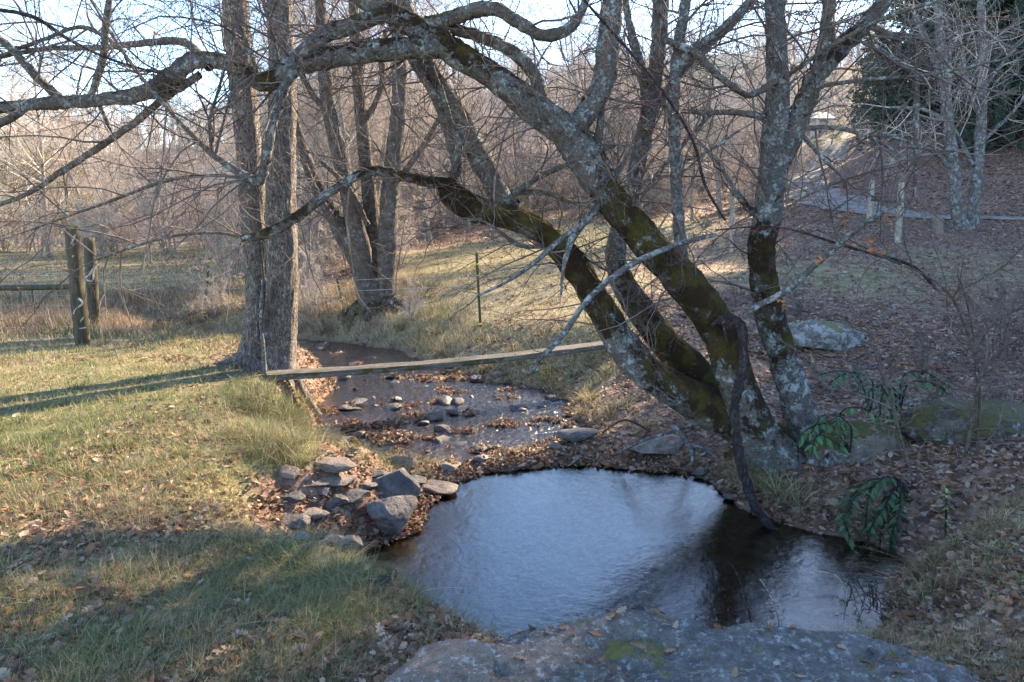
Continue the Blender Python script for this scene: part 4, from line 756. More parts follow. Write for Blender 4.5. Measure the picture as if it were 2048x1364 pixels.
# ------------------------------------------------------------------ plank, posts, wires
import bmesh
def plank():
    a, b = P(532, 752, 7.25), P(1222, 688, 9.35); d = b - a; L = float(np.linalg.norm(d)); n = 60; ws, hs = .115, .034
    prof = np.array([(-ws, hs), (-ws * .4, hs + .002), (ws * .4, hs + .001), (ws, hs), (ws + .004, hs * .6), (ws, -hs), (-ws, -hs), (-ws - .003, -hs * .5)]); k = len(prof)
    s = np.linspace(0, L, n); V = np.zeros((n, k, 3)); V[:, :, 0] = s[:, None]; V[:, :, 1] = prof[None, :, 0]; V[:, :, 2] = prof[None, :, 1] - .05 * np.sin(s / L * math.pi)[:, None]
    f = V.reshape(-1, 3); f[:, 1:] += np.stack([.006 * vnoise(f * 5, 3), .005 * vnoise(f * 7, 4)], 1)
    i = np.arange(n - 1)[:, None] * k; c = np.arange(k)[None]; c2 = (c + 1) % k; q = np.stack([i + c, i + c2, i + k + c2, i + k + c], -1).reshape(-1, 4)
    caps = [(0, 7, 6), (0, 6, 5), (0, 5, 4), (0, 4, 3), (0, 3, 2), (0, 2, 1)]; e = (n - 1) * k; caps += [(e + x, e + z, e + y) for x, y, z in caps]
    N = NT('plank_wood'); v = N.coord((.5, 1, 1)); a_ = N.noise(N.coord((.35, 9, 6)), 7, 5, .7); b_ = N.noise(v, 5, 5, .7); col = N.mix(N.step(a_, .38, .62), (.13, .115, .10), (.05, .044, .035))
    col = N.mix(N.step(b_, .52, .64), col, (.05, .048, .02)); col = N.mix(N.step(N.noise(v, 30, 4, .7), .62, .68), col, (.3, .3, .27)); N.bsdf(col, .9, N.bump(a_, .6, .01), .15)
    mb = MB(); mb.add(f, q, caps); o = mb.build('plank_bridge', N.m, smooth=False); o.location = a; o.rotation_euler = (0, -math.asin(d[2] / L), math.atan2(d[1], d[0]))
    tag(o, 'long narrow weathered plank laid across the creek as a footbridge', 'plank')
plank()

def post(name, label, base, top, d, mat, group=None, bottom=None, sides=14, lump=.05, Y=None):
    h = hit(*base); Y = h[1] if Y is None else Y
    b = P(base[0], base[1], Y); t = P(top[0], top[1], Y); r = PXR(d, *base, Y); ax = (t - b); b2 = b - ax / np.linalg.norm(ax) * .3
    o = empty(name, b, label, 'post', group); mb = MB(); path = smooth_path(np.array([[*b2, r * 1.03, 0], [*((b + t) / 2), r, 0], [*(t - ax * .01), r * .95, 0], [*t, r * .78, 0]]), .5, .03); limb(mb, path, sides=sides, lump=lump, seed=int(base[0]) % 50); mb.build('shaft', M[mat], o)
    return o, Y, r
o1, Y1, r1 = post('fence_post', 'thick round wooden fence post with peeling pale zigzag scars, nearer one of the left pair', (166, 692), (144, 457), 27, 'post')
def scar(o, pts, Y, r, d):
    mb = MB(); p = path_px([(u, v, Y - r * .8, d * .9, 0) for u, v in pts]); limb(mb, p, sides=7, lump=.3, seed=3); mb.build('bark_splinter', M['splinter'], o)
for pts, d in [([(157, 597), (165, 607), (152, 618), (148, 628)], 5), ([(168, 634), (160, 644), (156, 645)], 3.5), ([(158, 638), (157, 656), (172, 655)], 3), ([(150, 470), (143, 488)], 4), ([(148, 510), (141, 520)], 4)]: scar(o1, pts, Y1, r1, d)
o2, Y2, r2 = post('fence_post', 'slightly shorter wooden fence post with a torn pale strip, standing behind the thick one', (191, 655), (178, 480), 21, 'post')
for pts, d in [([(190, 532), (183, 545), (172, 556)], 6), ([(187, 535), (186, 560)], 3.5), ([(172, 560), (184, 562)], 6), ([(171, 545), (171, 558)], 3)]: scar(o2, pts, Y2, r2, d)
rl = empty('fence_rail', P(60, 575, Y1 + .05), 'dark round rail running left out of the picture from the thick fence post', 'rail'); mb = MB()
limb(mb, path_px([(-420, 578, Y1 + .05, 12, 0), (-100, 577, Y1 + .05, 12, 0), (60, 575, Y1 + .05, 12, 0), (146, 573, Y1 + .05, 11, 0)]), sides=10, lump=.1); mb.build('rail', M['post'], rl)
wf = empty('wire_fence', P(60, 690, Y1 + .08), 'thin woven wire fence stretched left of the thick wooden post', 'fence'); mb = MB()
xa, xb = P(-420, 600, Y1 + .08)[0], P(150, 600, Y1 + .08)[0]; z0 = gz(P(60, 690, Y1)[0], Y1)
for k in range(7): 
    z = z0 + .06 + k * .15; tubes(mb, np.array([[[x, Y1 + .08, z + .01 * math.sin(x * 3 + k)] for x in np.linspace(xa, xb, 14)]]), np.full((1, 14), .0022), 4)
xs = np.arange(xa, xb, .16); tubes(mb, np.array([[[x, Y1 + .082, z0 + .04], [x + .01, Y1 + .082, z0 + .5], [x, Y1 + .082, z0 + .98]] for x in xs]), np.full((len(xs), 3), .0018), 4); mb.build('wire_mesh', M['wire'], wf)

def tpost(label, base, top, d, clips):
    h = hit(*base); Y = h[1]; b, t = P(*base, Y), P(*top, Y); r = PXR(d, *base, Y); o = empty('steel_post', b, label, 'post'); ax = t - b; mb = MB()
    for sx, sy in ((r, r * .25), (r * .25, r)):
        off = np.array([0, 0 if sx > sy else r, 0]); q = []
        for c in (b - ax * .15, t):
            for dx, dy in ((-sx, -sy), (sx, -sy), (sx, sy), (-sx, sy)): q.append(c + off + [dx, dy, 0])
        mb.add(q, [(0, 1, 5, 4), (1, 2, 6, 5), (2, 3, 7, 6), (3, 0, 4, 7), (4, 5, 6, 7), (3, 2, 1, 0)])
    mb.build('shaft', M['steel_green'], o, smooth=False)
    for f in clips:
        c = b + ax * f + [0, -r * 1.3, 0]; mb = MB(); tubes(mb, np.array([[c - [r * 1.5, 0, 0], c - [r * .6, .006, 0], c + [r * .6, -.006, .004], c + [r * 1.5, 0, .004]]]), np.full((1, 4), r * .8), 6); mb.build('insulator', M['yellow'], o)
    return Y
Ya = tpost('thin green steel post with yellow clips standing in the middle of the grassy slope', (961, 655), (953, 506), 5, (.05, .45, .7, .85))
Yb = tpost('thin green steel post with yellow clips in the dry weeds left of the grey trunks', (407, 648), (419, 516), 5, (.18, .42, .68, .95))
Yc = tpost('short thin steel post at the left foot of the dark many-stemmed tree', (687, 616), (674, 558), 4, (.3, .8))
Yd = tpost('thin rusty rod post at the far left in the sunlit grass', (71, 632), (62, 568), 3, ())
Ye = tpost('second thin rod post at the far left, left of the rusty rod', (42, 618), (40, 583), 3, ())
fw = empty('fence_wire', P(680, 580, Yc), 'two thin wires strung between the steel posts past the dark tree foot', 'wire'); mb = MB()
for dv_ in (0, 22):
    pp = [P(407, 580 + dv_, Yb), P(560, 572 + dv_, (Yb + Yc) / 2), P(675, 562 + dv_, Yc - .05), P(800, 556 + dv_, 11.6), P(956, 548 + dv_, Ya)]
    p = smooth_path(np.array([[*q, .004] for q in pp]), 0, .2); tubes(mb, p[None, :, :3], p[None, :, 3], 4)
mb.build('strand', M['wire'], fw)

post('fence_post', 'pale round post by the gravel drive, left one of the two', (1738, 445), (1745, 358), 11, 'post_pale')
post('fence_post', 'pale round post by the gravel drive, right one of the two', (1795, 487), (1803, 368), 12, 'post_pale')
post('tree_stump', 'short grey stump below the twin slender trees', (1876, 467), (1874, 434), 20, 'cutwood')
post('fence_post', 'slim pale post seen just left of the forked tree', (1463, 505), (1465, 395), 9, 'post_pale')
post('fence_post', 'slim pale post in the leaf litter behind the big leaning trunk', (1283, 447), (1284, 408), 5, 'post_pale')
rr_ = empty('fence_rail', P(1772, 402, 17.5), 'short dark rail joining the two pale posts by the drive', 'rail'); mb = MB(); limb(mb, path_px([(1742, 399, 17.6, 5, 0), (1772, 403, 17.4, 5, 0), (1803, 402, 17.2, 5, 0)]), sides=8); mb.build('rail', M['post'], rr_)

# ------------------------------------------------------------------ rocks
def rock_mesh(sx, sy, sz, seed, planes=9, sub=4, flat=0.0, rough=.09, soft=False):
    bm = bmesh.new(); bmesh.ops.create_icosphere(bm, subdivisions=min(sub + 1, 6), radius=1.0); v = np.array([p.co for p in bm.verts]); t = np.array([[w.index for w in f.verts] for f in bm.faces]); bm.free()
    g = np.random.default_rng(seed)
    v = v * (1 + .18 * fbm(v * 1.1 + seed, seed, 2)[:, None])
    for _ in range(planes):
        n = norm(g.normal(size=3)); d = g.uniform(.42, .8); e = v @ n - d; v = v - np.outer(np.clip(e, 0, None) * (.6 if soft else .94), n)
    if flat: v[:, 2] = np.where(v[:, 2] > flat, flat + (v[:, 2] - flat) * .15, v[:, 2])
    v = v * (1 + rough * (fbm(v * 2.2 + seed, seed + 1, 3) + .5 * fbm(v * 9 + seed, seed + 2, 3))[:, None]); v = v / np.abs(v).max(0)
    return v * [sx / 2, sy / 2, sz / 2], t
def rock(name, label, u, v, w, h, mat, seed, dep=.8, rot=0.0, group=None, tilt=0.0, cat='stone', sub=4, Y=None, sink=.22, mind=0, **kw):
    p = hit(u, v) if Y is None else P(u, v, Y); p = p.copy(); p[2] = max(p[2], WZ - .05) if Y is None else p[2]
    s = 2 * PXR(1, u, v, p[1]); W, H = w * s, h * s * 1.0; vv, t = rock_mesh(W, W * dep, H * (1 + sink) , seed, sub=sub, **kw)
    c, sn = math.cos(rot), math.sin(rot); Rm = Matrix.Rotation(rot, 3, 'Z') @ Matrix.Rotation(tilt, 3, 'X'); vv = vv @ np.array(Rm).T; vv[:, 2] += H * (1 + sink) / 2 - H * sink
    p[1] += W * dep * .35
    mb = MB(); mb.add(vv, None, t); o = mb.build(name, M[mat], smooth=True, loc=None); o.location = p
    return tag(o, label, cat, group)
stones = [
 (1065, 935, 34, 16, 'rock_wet', 'little dark stone on the leaf dam right of the thin tan slab', 38, .8, 0, 0), (1150, 932, 26, 14, 'rock', 'little grey stone on the leaf dam below the grey angular one', 39, .8, 0, 0), (1228, 936, 36, 16, 'rock_wet', 'dark flat stone at the pool head left of the pale boulder', 40, .8, 0, 0), (1405, 962, 32, 18, 'rock', 'small grey stone at the pool head right of the pale boulder', 41, .8, 0, 0), (1465, 1000, 30, 16, 'rock_wet', 'small dark stone at the water edge under the leaning trunk', 42, .8, 0, 0),
 (783, 1066, 106, 74, 'rock', 'largest dark angular stone at the pool edge with a sunlit top corner', 12, .85, .4, .25), (783, 1008, 100, 70, 'rock', 'broad flat-faced grey stone leaning just behind the largest dark one', 4, .55, .2, -.5),
 (868, 1000, 84, 34, 'rock_warm', 'low tan wedge stone touching the pool right of the largest stones', 5, .8, 0, 0), (697, 1016, 78, 32, 'rock', 'flat dark slab stone left of the broad leaning stone', 6, .7, .1, 0),
 (660, 1030, 60, 34, 'rock_wet', 'dark wet block stone in the middle of the stone heap', 7, .8, .5, 0), (622, 1047, 62, 26, 'rock_warm', 'sunlit tan flat stone at the left of the heap', 8, .8, 0, 0), (583, 1060, 60, 28, 'rock_wet', 'dark low stone at the lower left end of the heap', 9, .7, 0, 0),
 (580, 1013, 52, 20, 'rock', 'thin grey stone half buried in leaves left of the heap', 10, .8, .3, 0), (640, 1000, 34, 26, 'rock', 'small squarish grey stone on top of the leaf drift', 11, .9, .2, 0),
 (652, 946, 112, 26, 'rock_warm', 'long flat pale slab at the back of the stone heap', 1, .6, -.1, 0), (650, 978, 108, 28, 'rock_warm', 'pale sloping slab pointing down left across the leaf drift', 13, .5, .5, .1), (578, 964, 48, 30, 'rock_warm', 'brownish wedge stone lying apart on the left in dead leaves', 14, .7, -.5, 0),
 (802, 938, 62, 30, 'rock_warm', 'blocky tan stone at the outlet of the orange shallows', 15, .7, .3, 0), (662, 1090, 58, 22, 'rock', 'thin grey slab just above the grassy point', 16, .7, .2, 0), (702, 1106, 54, 38, 'rock_wet', 'rounded dark stone at the tip of the grassy point', 17, .9, .2, 0),
 (886, 873, 36, 28, 'rock', 'pointed dark stone standing up in the shallows', 18, .6, .3, 0), (876, 895, 50, 24, 'rock_warm', 'pale stone lying in the shallows in front of the pointed one', 19, .6, .7, 0), (1155, 886, 80, 36, 'rock', 'grey angular stone where the shallows meet the right bank', 20, .7, .1, 0),
 (1322, 918, 112, 54, 'rock_warm', 'rounded pale lichen boulder on the leaf dam right of the pool head', 21, .8, 0, 0), (1110, 903, 34, 18, 'rock_warm', 'small tan stone beside the grey angular one', 22, .8, 0, 0), (964, 908, 30, 10, 'rock_wet', 'small flat dark stone alone in the smooth shallows', 23, .8, 0, 0),
 (1032, 943, 44, 14, 'rock_warm', 'thin tan slab at the middle of the leaf dam', 24, .7, -.2, 0), (965, 930, 34, 18, 'rock_wet', 'small dark block on the upstream edge of the leaf dam', 25, .8, .2, 0), (900, 952, 44, 22, 'rock_warm', 'small tan stone on the left end of the leaf dam', 26, .8, .2, 0), (755, 965, 48, 22, 'rock', 'grey stone between the pale slabs and the blocky tan stone', 27, .8, .3, 0),
 (820, 975, 56, 24, 'rock', 'half hidden grey stone behind the low tan wedge', 28, .8, .3, 0), (735, 985, 34, 20, 'rock_wet', 'small dark stone wedged left of the broad leaning stone', 29, .8, .3, 0), (598, 1085, 40, 16, 'rock_warm', 'small tan stone low at the edge of the grass', 30, .8, .3, 0), (690, 830, 60, 20, 'rock_wet', 'low dark rock awash at the left side of the shallows', 31, .8, 0, 0),
 (784, 832, 42, 18, 'rock_wet', 'low dark rock awash in the middle of the shallows', 32, .8, 0, 0), (712, 812, 40, 14, 'rock_wet', 'flat dark rock below the left end of the plank', 33, .8, 0, 0), (955, 765, 30, 16, 'rock_wet', 'small dark rock under the middle of the plank', 34, .8, 0, 0), (830, 705, 40, 14, 'rock_wet', 'dark rock at the bend behind the plank', 35, .8, 0, 0),
 (1060, 750, 40, 22, 'boulder', 'small pale lichen rock in the leafy right bank by the plank', 36, .8, 0, 0), (1000, 1200, 46, 20, 'rock_wet', 'dark stone awash at the near edge of the pool', 37, .8, 0, 0)]
for u, v, w, h, m, lab, sd, dep, rot, tl in stones: rock('stream_stone', lab, u, v, w * 1.12, h * (1.0 if h > 60 else .72), m, sd, dep, rot, tilt=tl, sub=4 if w > 50 else 3, sink=.35, planes=12)
rock('boulder', 'long low lichen boulder with orange moss in the field right of the forked tree', 1668, 704, 196, 62, 'boulder', 3, .55, .1, cat='boulder', sub=5, planes=7, sink=.3)
rock('flat_stone', 'flat grey stone at the bottom edge in front of the leaves', 885, 1385, 290, 46, 'slab', 44, .6, .1, cat='stone', sub=5, sink=.6, Y=2.15, flat=.5)
rock('mossy_ledge', 'mossy overhanging rock ledge above the dark hollow at the right edge', 1990, 950, 320, 135, 'ledge', 46, .6, .1, cat='rock', sub=5, sink=.1, Y=5.25, soft=True)
rock('mossy_ledge', 'mossy hump of rock and roots right of the tree feet', 1745, 965, 240, 120, 'ledge', 47, .6, -.1, cat='rock', sub=5, sink=.4, Y=5.35, soft=True)
rock('mossy_rock', 'small lichen rock under the ledge beside the drooping leaves', 1890, 1045, 120, 48, 'boulder', 48, .7, .1, cat='rock', sub=4, Y=4.75)
rock('mossy_rock', 'little mossy rock islet at the grassy point in the lower left of the pool', 765, 1175, 90, 34, 'ledge', 49, .7, .1, cat='rock', sub=4, sink=.5)
gp = np.random.default_rng(9); cnt = 0
while cnt < 62:
    u, v = gp.uniform(650, 1160), gp.uniform(745, 925); xy = PZ(u, v, WZ)
    if sdist([xy[0]], [xy[1]], riff)[0] > -.03: continue
    w = 9 + 38 * gp.random() ** 2.2; rock('pebble', 'small dark pebble poking out of the rippled shallows', u, v, w, w * .33, 'rock_wet' if gp.random() < .8 else 'rock', 100 + cnt % 12, .8, gp.uniform(0, 3), 'pebbles in the shallows', sub=2, cat='pebble'); cnt += 1

def slab():
    top = np.array([PZ(u, v, -.12)[:2] for u, v in [(900, 1290), (960, 1245), (1040, 1212), (1150, 1194), (1300, 1196), (1420, 1212), (1560, 1224), (1700, 1232), (1830, 1262), (1960, 1330), (2200, 1500), (2300, 1900), (600, 1900), (760, 1420), (830, 1340)]])
    xs = np.arange(-1.2, 2.6, .016); ys = np.arange(1.1, 3.5, .016); X, Y = np.meshgrid(xs, ys); x, y = X.ravel(), Y.ravel(); d = sdist(x, y, top) + .05 * n2(x, y, 4, 41) + .02 * n2(x, y, 17, 42)
    z = -.16 + .045 * n2(x, y * 1.6, 1.6, 43, 4) - .035 * np.clip(.16 - np.abs(n2(x * .6, y * 1.5, 2.6, 47, 3)), 0, 1) / .16 + .03 * np.abs(n2(x * .5, y, 7, 44, 4)) + .008 * n2(x, y, 40, 45, 2) - sstep(-.10, .10, d) * .35 - np.clip(d, 0, .3) * 1.6 + .02 * sstep(0, 1, x)
    z -= .05 * sstep(.45, .5, n2(x, y, 2.2, 48, 2) + .5) * 0
    ny, nx = X.shape; i = np.arange(ny - 1)[:, None] * nx + np.arange(nx - 1)[None]; q = np.stack([i, i + 1, i + nx + 1, i + nx], -1).reshape(-1, 4); keep = d < .28; q = q[keep[q].all(1)]; used = np.unique(q); mp = -np.ones(len(x), int); mp[used] = np.arange(len(used))
    mb = MB(); mb.add(np.stack([x, y, z], 1)[used], mp[q]); o = mb.build('rock_slab', M['slab']); tag(o, 'wide grey lichen-flecked rock slab along the bottom of the picture', 'rock')
    def sz(a, b):
        dd = sdist(a, b, top) + .05 * n2(a, b, 4, 41) + .02 * n2(a, b, 17, 42)
        return -.16 + .045 * n2(a, b * 1.6, 1.6, 43, 4) - .035 * np.clip(.16 - np.abs(n2(a * .6, b * 1.5, 2.6, 47, 3)), 0, 1) / .16 + .03 * np.abs(n2(a * .5, b, 7, 44, 4)) + .008 * n2(a, b, 40, 45, 2) - sstep(-.10, .10, dd) * .35 - np.clip(dd, 0, .3) * 1.6 + .02 * sstep(0, 1, a), dd
    return sz
slab_z = slab()
def slab_stuff():
    g = np.random.default_rng(15); mb = MB()
    x = g.uniform(-.9, 2.2, 5200); y = g.uniform(1.5, 3.0, 5200); z, d = slab_z(x, y); f = n2(x, y, 2.6, 91) + .4 * n2(x, y, 9, 92); ok = (d < 0) & (g.random(5200) < np.clip(f * 1.8 - .25, .03, 1)); x, y, z = x[ok], y[ok], z[ok]
    leaves(mb, LT[0], x, y, z + .006, g.uniform(.02, .07, len(x)), leaf_col(len(x), g) * .9, g, .4, .8); o = mb.build('leaf_litter', M['leaf'], smooth=False); tag(o, kind='stuff')
    mb = MB(); x = g.uniform(-.9, 2.3, 5000); y = g.uniform(1.6, 3.0, 5000); z, d = slab_z(x, y); f = n2(x, y, 3, 93); ok = (d < -.01) & (g.random(5000) < np.clip(f * 2 - .15, .05, 1)); x, y, z = x[ok], y[ok], z[ok]
    blades(mb, x, y, z, g.uniform(.03, .13, len(x)), np.full(len(x), .003), grass_col(np.full(len(x), .5), x, y, g), g, 1.3, K=4)
    o = mb.build('grass_tufts', M['grass']); tag(o, kind='stuff')
slab_stuff()

# ------------------------------------------------------------------ drooping glossy-leaved shrubs, small plants
def glossy_leaves(mb, base, dr, S, col, g, droop=.5):
    v = np.array([(0, 0, 0), (.17, .22, .03), (.2, .5, .03), (.12, .8, 0), (0, 1, -.05), (-.12, .8, 0), (-.2, .5, .03), (-.17, .22, .03), (0, .3, -.02), (0, .65, -.02)]); t = np.array([(0, 1, 8), (1, 2, 8), (2, 9, 8), (2, 3, 9), (3, 4, 9), (4, 5, 9), (5, 6, 9), (6, 8, 9), (6, 7, 8), (7, 0, 8)])
    N = len(base); d = norm(dr + np.array([0, 0, -droop])); up = norm(np.array([0, 0, 1]) + g.normal(0, .25, (N, 3))); A = norm(np.cross(d, up)); U = np.cross(A, d)
    V = (A[:, None] * v[None, :, 0, None] + d[:, None] * v[None, :, 1, None] + U[:, None] * (v[None, :, 2, None] - .25 * v[None, :, 1, None] ** 2)) * S[:, None, None] + base[:, None]
    mb.add(V.reshape(-1, 3), None, (t[None] + (np.arange(N) * 10)[:, None, None]).reshape(-1, 3), col=np.repeat(col, 10, 0))
def leafy(label, stems, g, S=.085, n=22, tint=(.05, .09, .038), name='evergreen_shrub', rad=3):
    r = empty(name, P(*stems[0][0][:3]), label, 'shrub'); mb = MB(); ml = MB()
    for st in stems:
        p = path_px([(*q, rad, 0) for q in st]); limb(mb, p, sides=6, lump=.1); c = p[:, :3]; s = np.concatenate([[0], np.cumsum(np.linalg.norm(np.diff(c, axis=0), axis=1))]); q = np.linspace(.18, 1, n) * s[-1]; k = np.clip(np.searchsorted(s, q), 1, len(s) - 1)
        T = norm(c[k] - c[k - 1]); side = norm(np.cross(T, [0, 0, 1.])) * np.where(np.arange(n) % 2, 1, -1)[:, None]; d = norm(side * .8 + T * .5 + g.normal(0, .35, (n, 3)))
        col = np.array(tint) * g.uniform(.6, 1.5, (n, 1)) * (1 + g.uniform(-.1, .25, (n, 3)) * [1, .4, .2]); glossy_leaves(ml, c[k], d, S * g.uniform(.45, 1.15, n), col, g, .55)
    mb.build('stems', M['vine'], r); ml.build('leaves', M['green_leaf'], r)
gl_ = np.random.default_rng(21)
leafy('drooping shrub with glossy dark green leaves hanging over the pool edge on the right', [[(1800, 960, 4.9), (1780, 990, 4.8), (1762, 1060, 4.62), (1760, 1115, 4.5)], [(1800, 960, 4.9), (1720, 985, 4.7), (1690, 1040, 4.6), (1700, 1075, 4.55)], [(1810, 960, 4.9), (1850, 1000, 4.7), (1850, 1060, 4.55), (1840, 1110, 4.5)], [(1800, 960, 4.9), (1770, 1010, 4.7), (1740, 1060, 4.55), (1735, 1110, 4.5)], [(1800, 960, 4.9), (1800, 1020, 4.65), (1780, 1080, 4.5), (1790, 1130, 4.45)], [(1800, 960, 4.9), (1740, 960, 4.8), (1700, 1000, 4.7), (1690, 1040, 4.65)], [(1800, 965, 4.9), (1815, 1010, 4.7), (1815, 1070, 4.6), (1800, 1115, 4.55)], [(1800, 970, 4.9), (1830, 1000, 4.75), (1850, 1060, 4.6)], [(1795, 965, 4.9), (1790, 1020, 4.7), (1785, 1090, 4.6)], [(1800, 960, 4.9), (1770, 955, 4.8), (1740, 985, 4.7), (1730, 1060, 4.6)], [(1805, 965, 4.9), (1830, 1030, 4.65), (1825, 1090, 4.55)]], gl_, .085, 44)
leafy('glossy green spray arching beside the foot of the forked tree', [[(1700, 905, 5.3), (1660, 850, 5.2), (1615, 858, 5.1), (1600, 880, 5.1)], [(1700, 905, 5.3), (1700, 850, 5.2), (1650, 830, 5.1), (1620, 870, 5.1)], [(1700, 905, 5.3), (1680, 830, 5.2), (1720, 815, 5.1), (1760, 840, 5.1)], [(1700, 905, 5.3), (1640, 870, 5.1), (1625, 900, 5.0)]], gl_, .08, 34, (.05, .12, .045))
leafy('upper glossy green spray behind the foot of the forked tree, leftmost of the three', [[(1740, 830, 5.8), (1720, 760, 5.7), (1680, 742, 5.6), (1640, 750, 5.6)], [(1740, 830, 5.8), (1745, 765, 5.7), (1700, 745, 5.6), (1660, 765, 5.5)]], gl_, .08, 34, (.05, .11, .05))
leafy('middle glossy green spray with leaves hanging like a skirt', [[(1790, 850, 5.6), (1780, 780, 5.5), (1745, 775, 5.4), (1735, 810, 5.4)], [(1790, 850, 5.6), (1790, 780, 5.5), (1765, 790, 5.4), (1760, 830, 5.4)], [(1790, 850, 5.6), (1760, 770, 5.5), (1780, 800, 5.4), (1785, 830, 5.4)]], gl_, .08, 34, (.045, .10, .045))
leafy('long flat glossy green spray furthest right of the upper ones', [[(1800, 830, 5.7), (1805, 755, 5.6), (1850, 745, 5.5), (1900, 775, 5.5)], [(1800, 830, 5.7), (1815, 770, 5.6), (1860, 765, 5.5), (1890, 780, 5.5)]], gl_, .08, 34, (.05, .105, .05))
leafy('dark glossy leaves hanging in front of the hollow at the right edge', [[(1950, 930, 5.0), (1975, 930, 4.9), (2010, 960, 4.8), (2035, 990, 4.8)], [(1950, 930, 5.0), (1990, 945, 4.9), (2020, 985, 4.8)], [(1960, 930, 5), (2010, 930, 4.9), (2060, 965, 4.8)]], gl_, .085, 14, (.035, .075, .035))
leafy('small upright pale green seedling with whorled leaves on the right mound', [[(1890, 1078, 4.3), (1892, 1030, 4.3), (1892, 990, 4.3), (1892, 975, 4.3)]], gl_, .045, 26, (.22, .27, .08), 'seedling', 4)
leafy('small upright green weed in the grass left of the stone heap', [[(362, 1050, 4.1), (360, 1010, 4.1), (356, 985, 4.1)]], gl_, .05, 12, (.09, .17, .05), 'weed', 3)

# driftwood sticks on the dam and banks
def stick(lab, pts, m='bark_pale', name='fallen_stick'):
    r = empty(name, P(*pts[0][:3]), lab, 'stick'); mb = MB(); limb(mb, path_px(pts), seed=len(lab), sides=8, lump=.2); mb.build('wood', M[m], r)
def on(u, v, d, dz=.02): h = hit(u, v); return (u, v, h[1] - dz * 2, d, 0)
stick('curved grey stick standing in front of the rounded pale boulder', [(1345, 850, 5.9, 9, 0), (1365, 870, 5.8, 11, 0), (1382, 900, 5.72, 10, 0), (1385, 922, 5.65, 9, 0)])
stick('thin grey driftwood stick leaning across the leaf dam', [on(1235, 905, 5), (1290, 880, 5.85, 6, 0), (1350, 862, 5.9, 7, 0), on(1385, 850, 6)])
stick('thin brown stick lying in the leaves left of the curved one', [on(1205, 865, 4), (1250, 840, 6.4, 5, 0), on(1300, 862, 4)], 'bark_dark')
stick('pale fallen branch lying in the leaves behind the green sprays', [on(1700, 745, 6), on(1760, 728, 9), on(1830, 720, 8), on(1920, 716, 8), on(2040, 728, 6)])
stick('grey fallen branch on the mossy bank at the right edge', [on(1740, 815, 10), on(1830, 802, 9), on(1930, 806, 8), on(2040, 812, 8)])
stick('short pale stick in the grass in front of the grey trunks', [on(436, 750, 4), on(470, 745, 5), on(500, 752, 3)])
stick('broken pale root beside the curved stick', [on(1385, 890, 8), on(1410, 900, 8), on(1432, 915, 5)])
for i, (a, b) in enumerate([((1560, 1160), (1460, 1120)), ((1500, 1250), (1460, 1125)), ((1655, 1230), (1640, 1130))]): pass
stick('tall reddish dry stalk rising from the slab in front of the pool', [(1502, 1250, 3.0, 3, 0), (1490, 1190, 3.0, 3, 0), (1470, 1140, 3.0, 2.5, 0), (1455, 1122, 3.0, 2, 0)], 'vine', 'dry_stalk')
stick('curving pale dry stalk on the slab right of the reddish one', [(1560, 1290, 2.8, 3, 0), (1555, 1230, 2.8, 3, 0), (1540, 1190, 2.8, 2.5, 0), (1520, 1158, 2.8, 2, 0)], 'bark_far', 'dry_stalk')
stick('bent pale stalk with a drooping tip at the near right shore', [(1688, 1240, 3.1, 3, 0), (1690, 1180, 3.1, 3, 0), (1670, 1150, 3.1, 2.5, 0), (1630, 1142, 3.1, 2, 0)], 'bark_far', 'dry_stalk')
# dry stalks standing on the slab and mound
def stalks():
    g = np.random.default_rng(30); r = empty('dry_stalks', P(1730, 1200, 3.4), 'clump of curled brown dry fern stalks on the near shore at the lower right', 'plant'); n = 26
    b = np.array([P(1730 + g.normal(0, 35), 1215 + g.normal(0, 12), 3.3) for _ in range(n)]); d = norm(g.normal(0, .45, (n, 3)) + [0, 0, 1.2]); p1, r1_ = grow(b, d, g.uniform(.08, .26, n), np.full(n, .0025), 9, .25, (0, 0, -.05), g, .5)
    a, d2, rr2, t = spawn(p1, r1_, 7, .9, g, .3); p2, r2_ = grow(a, d2, g.uniform(.02, .06, len(a)), np.full(len(a), .0014), 5, .4, (0, 0, -.1), g, .6); build_twigs('stalks', [(p1, r1_, 5), (p2, r2_, 3)], M['vine'], r)
stalks()
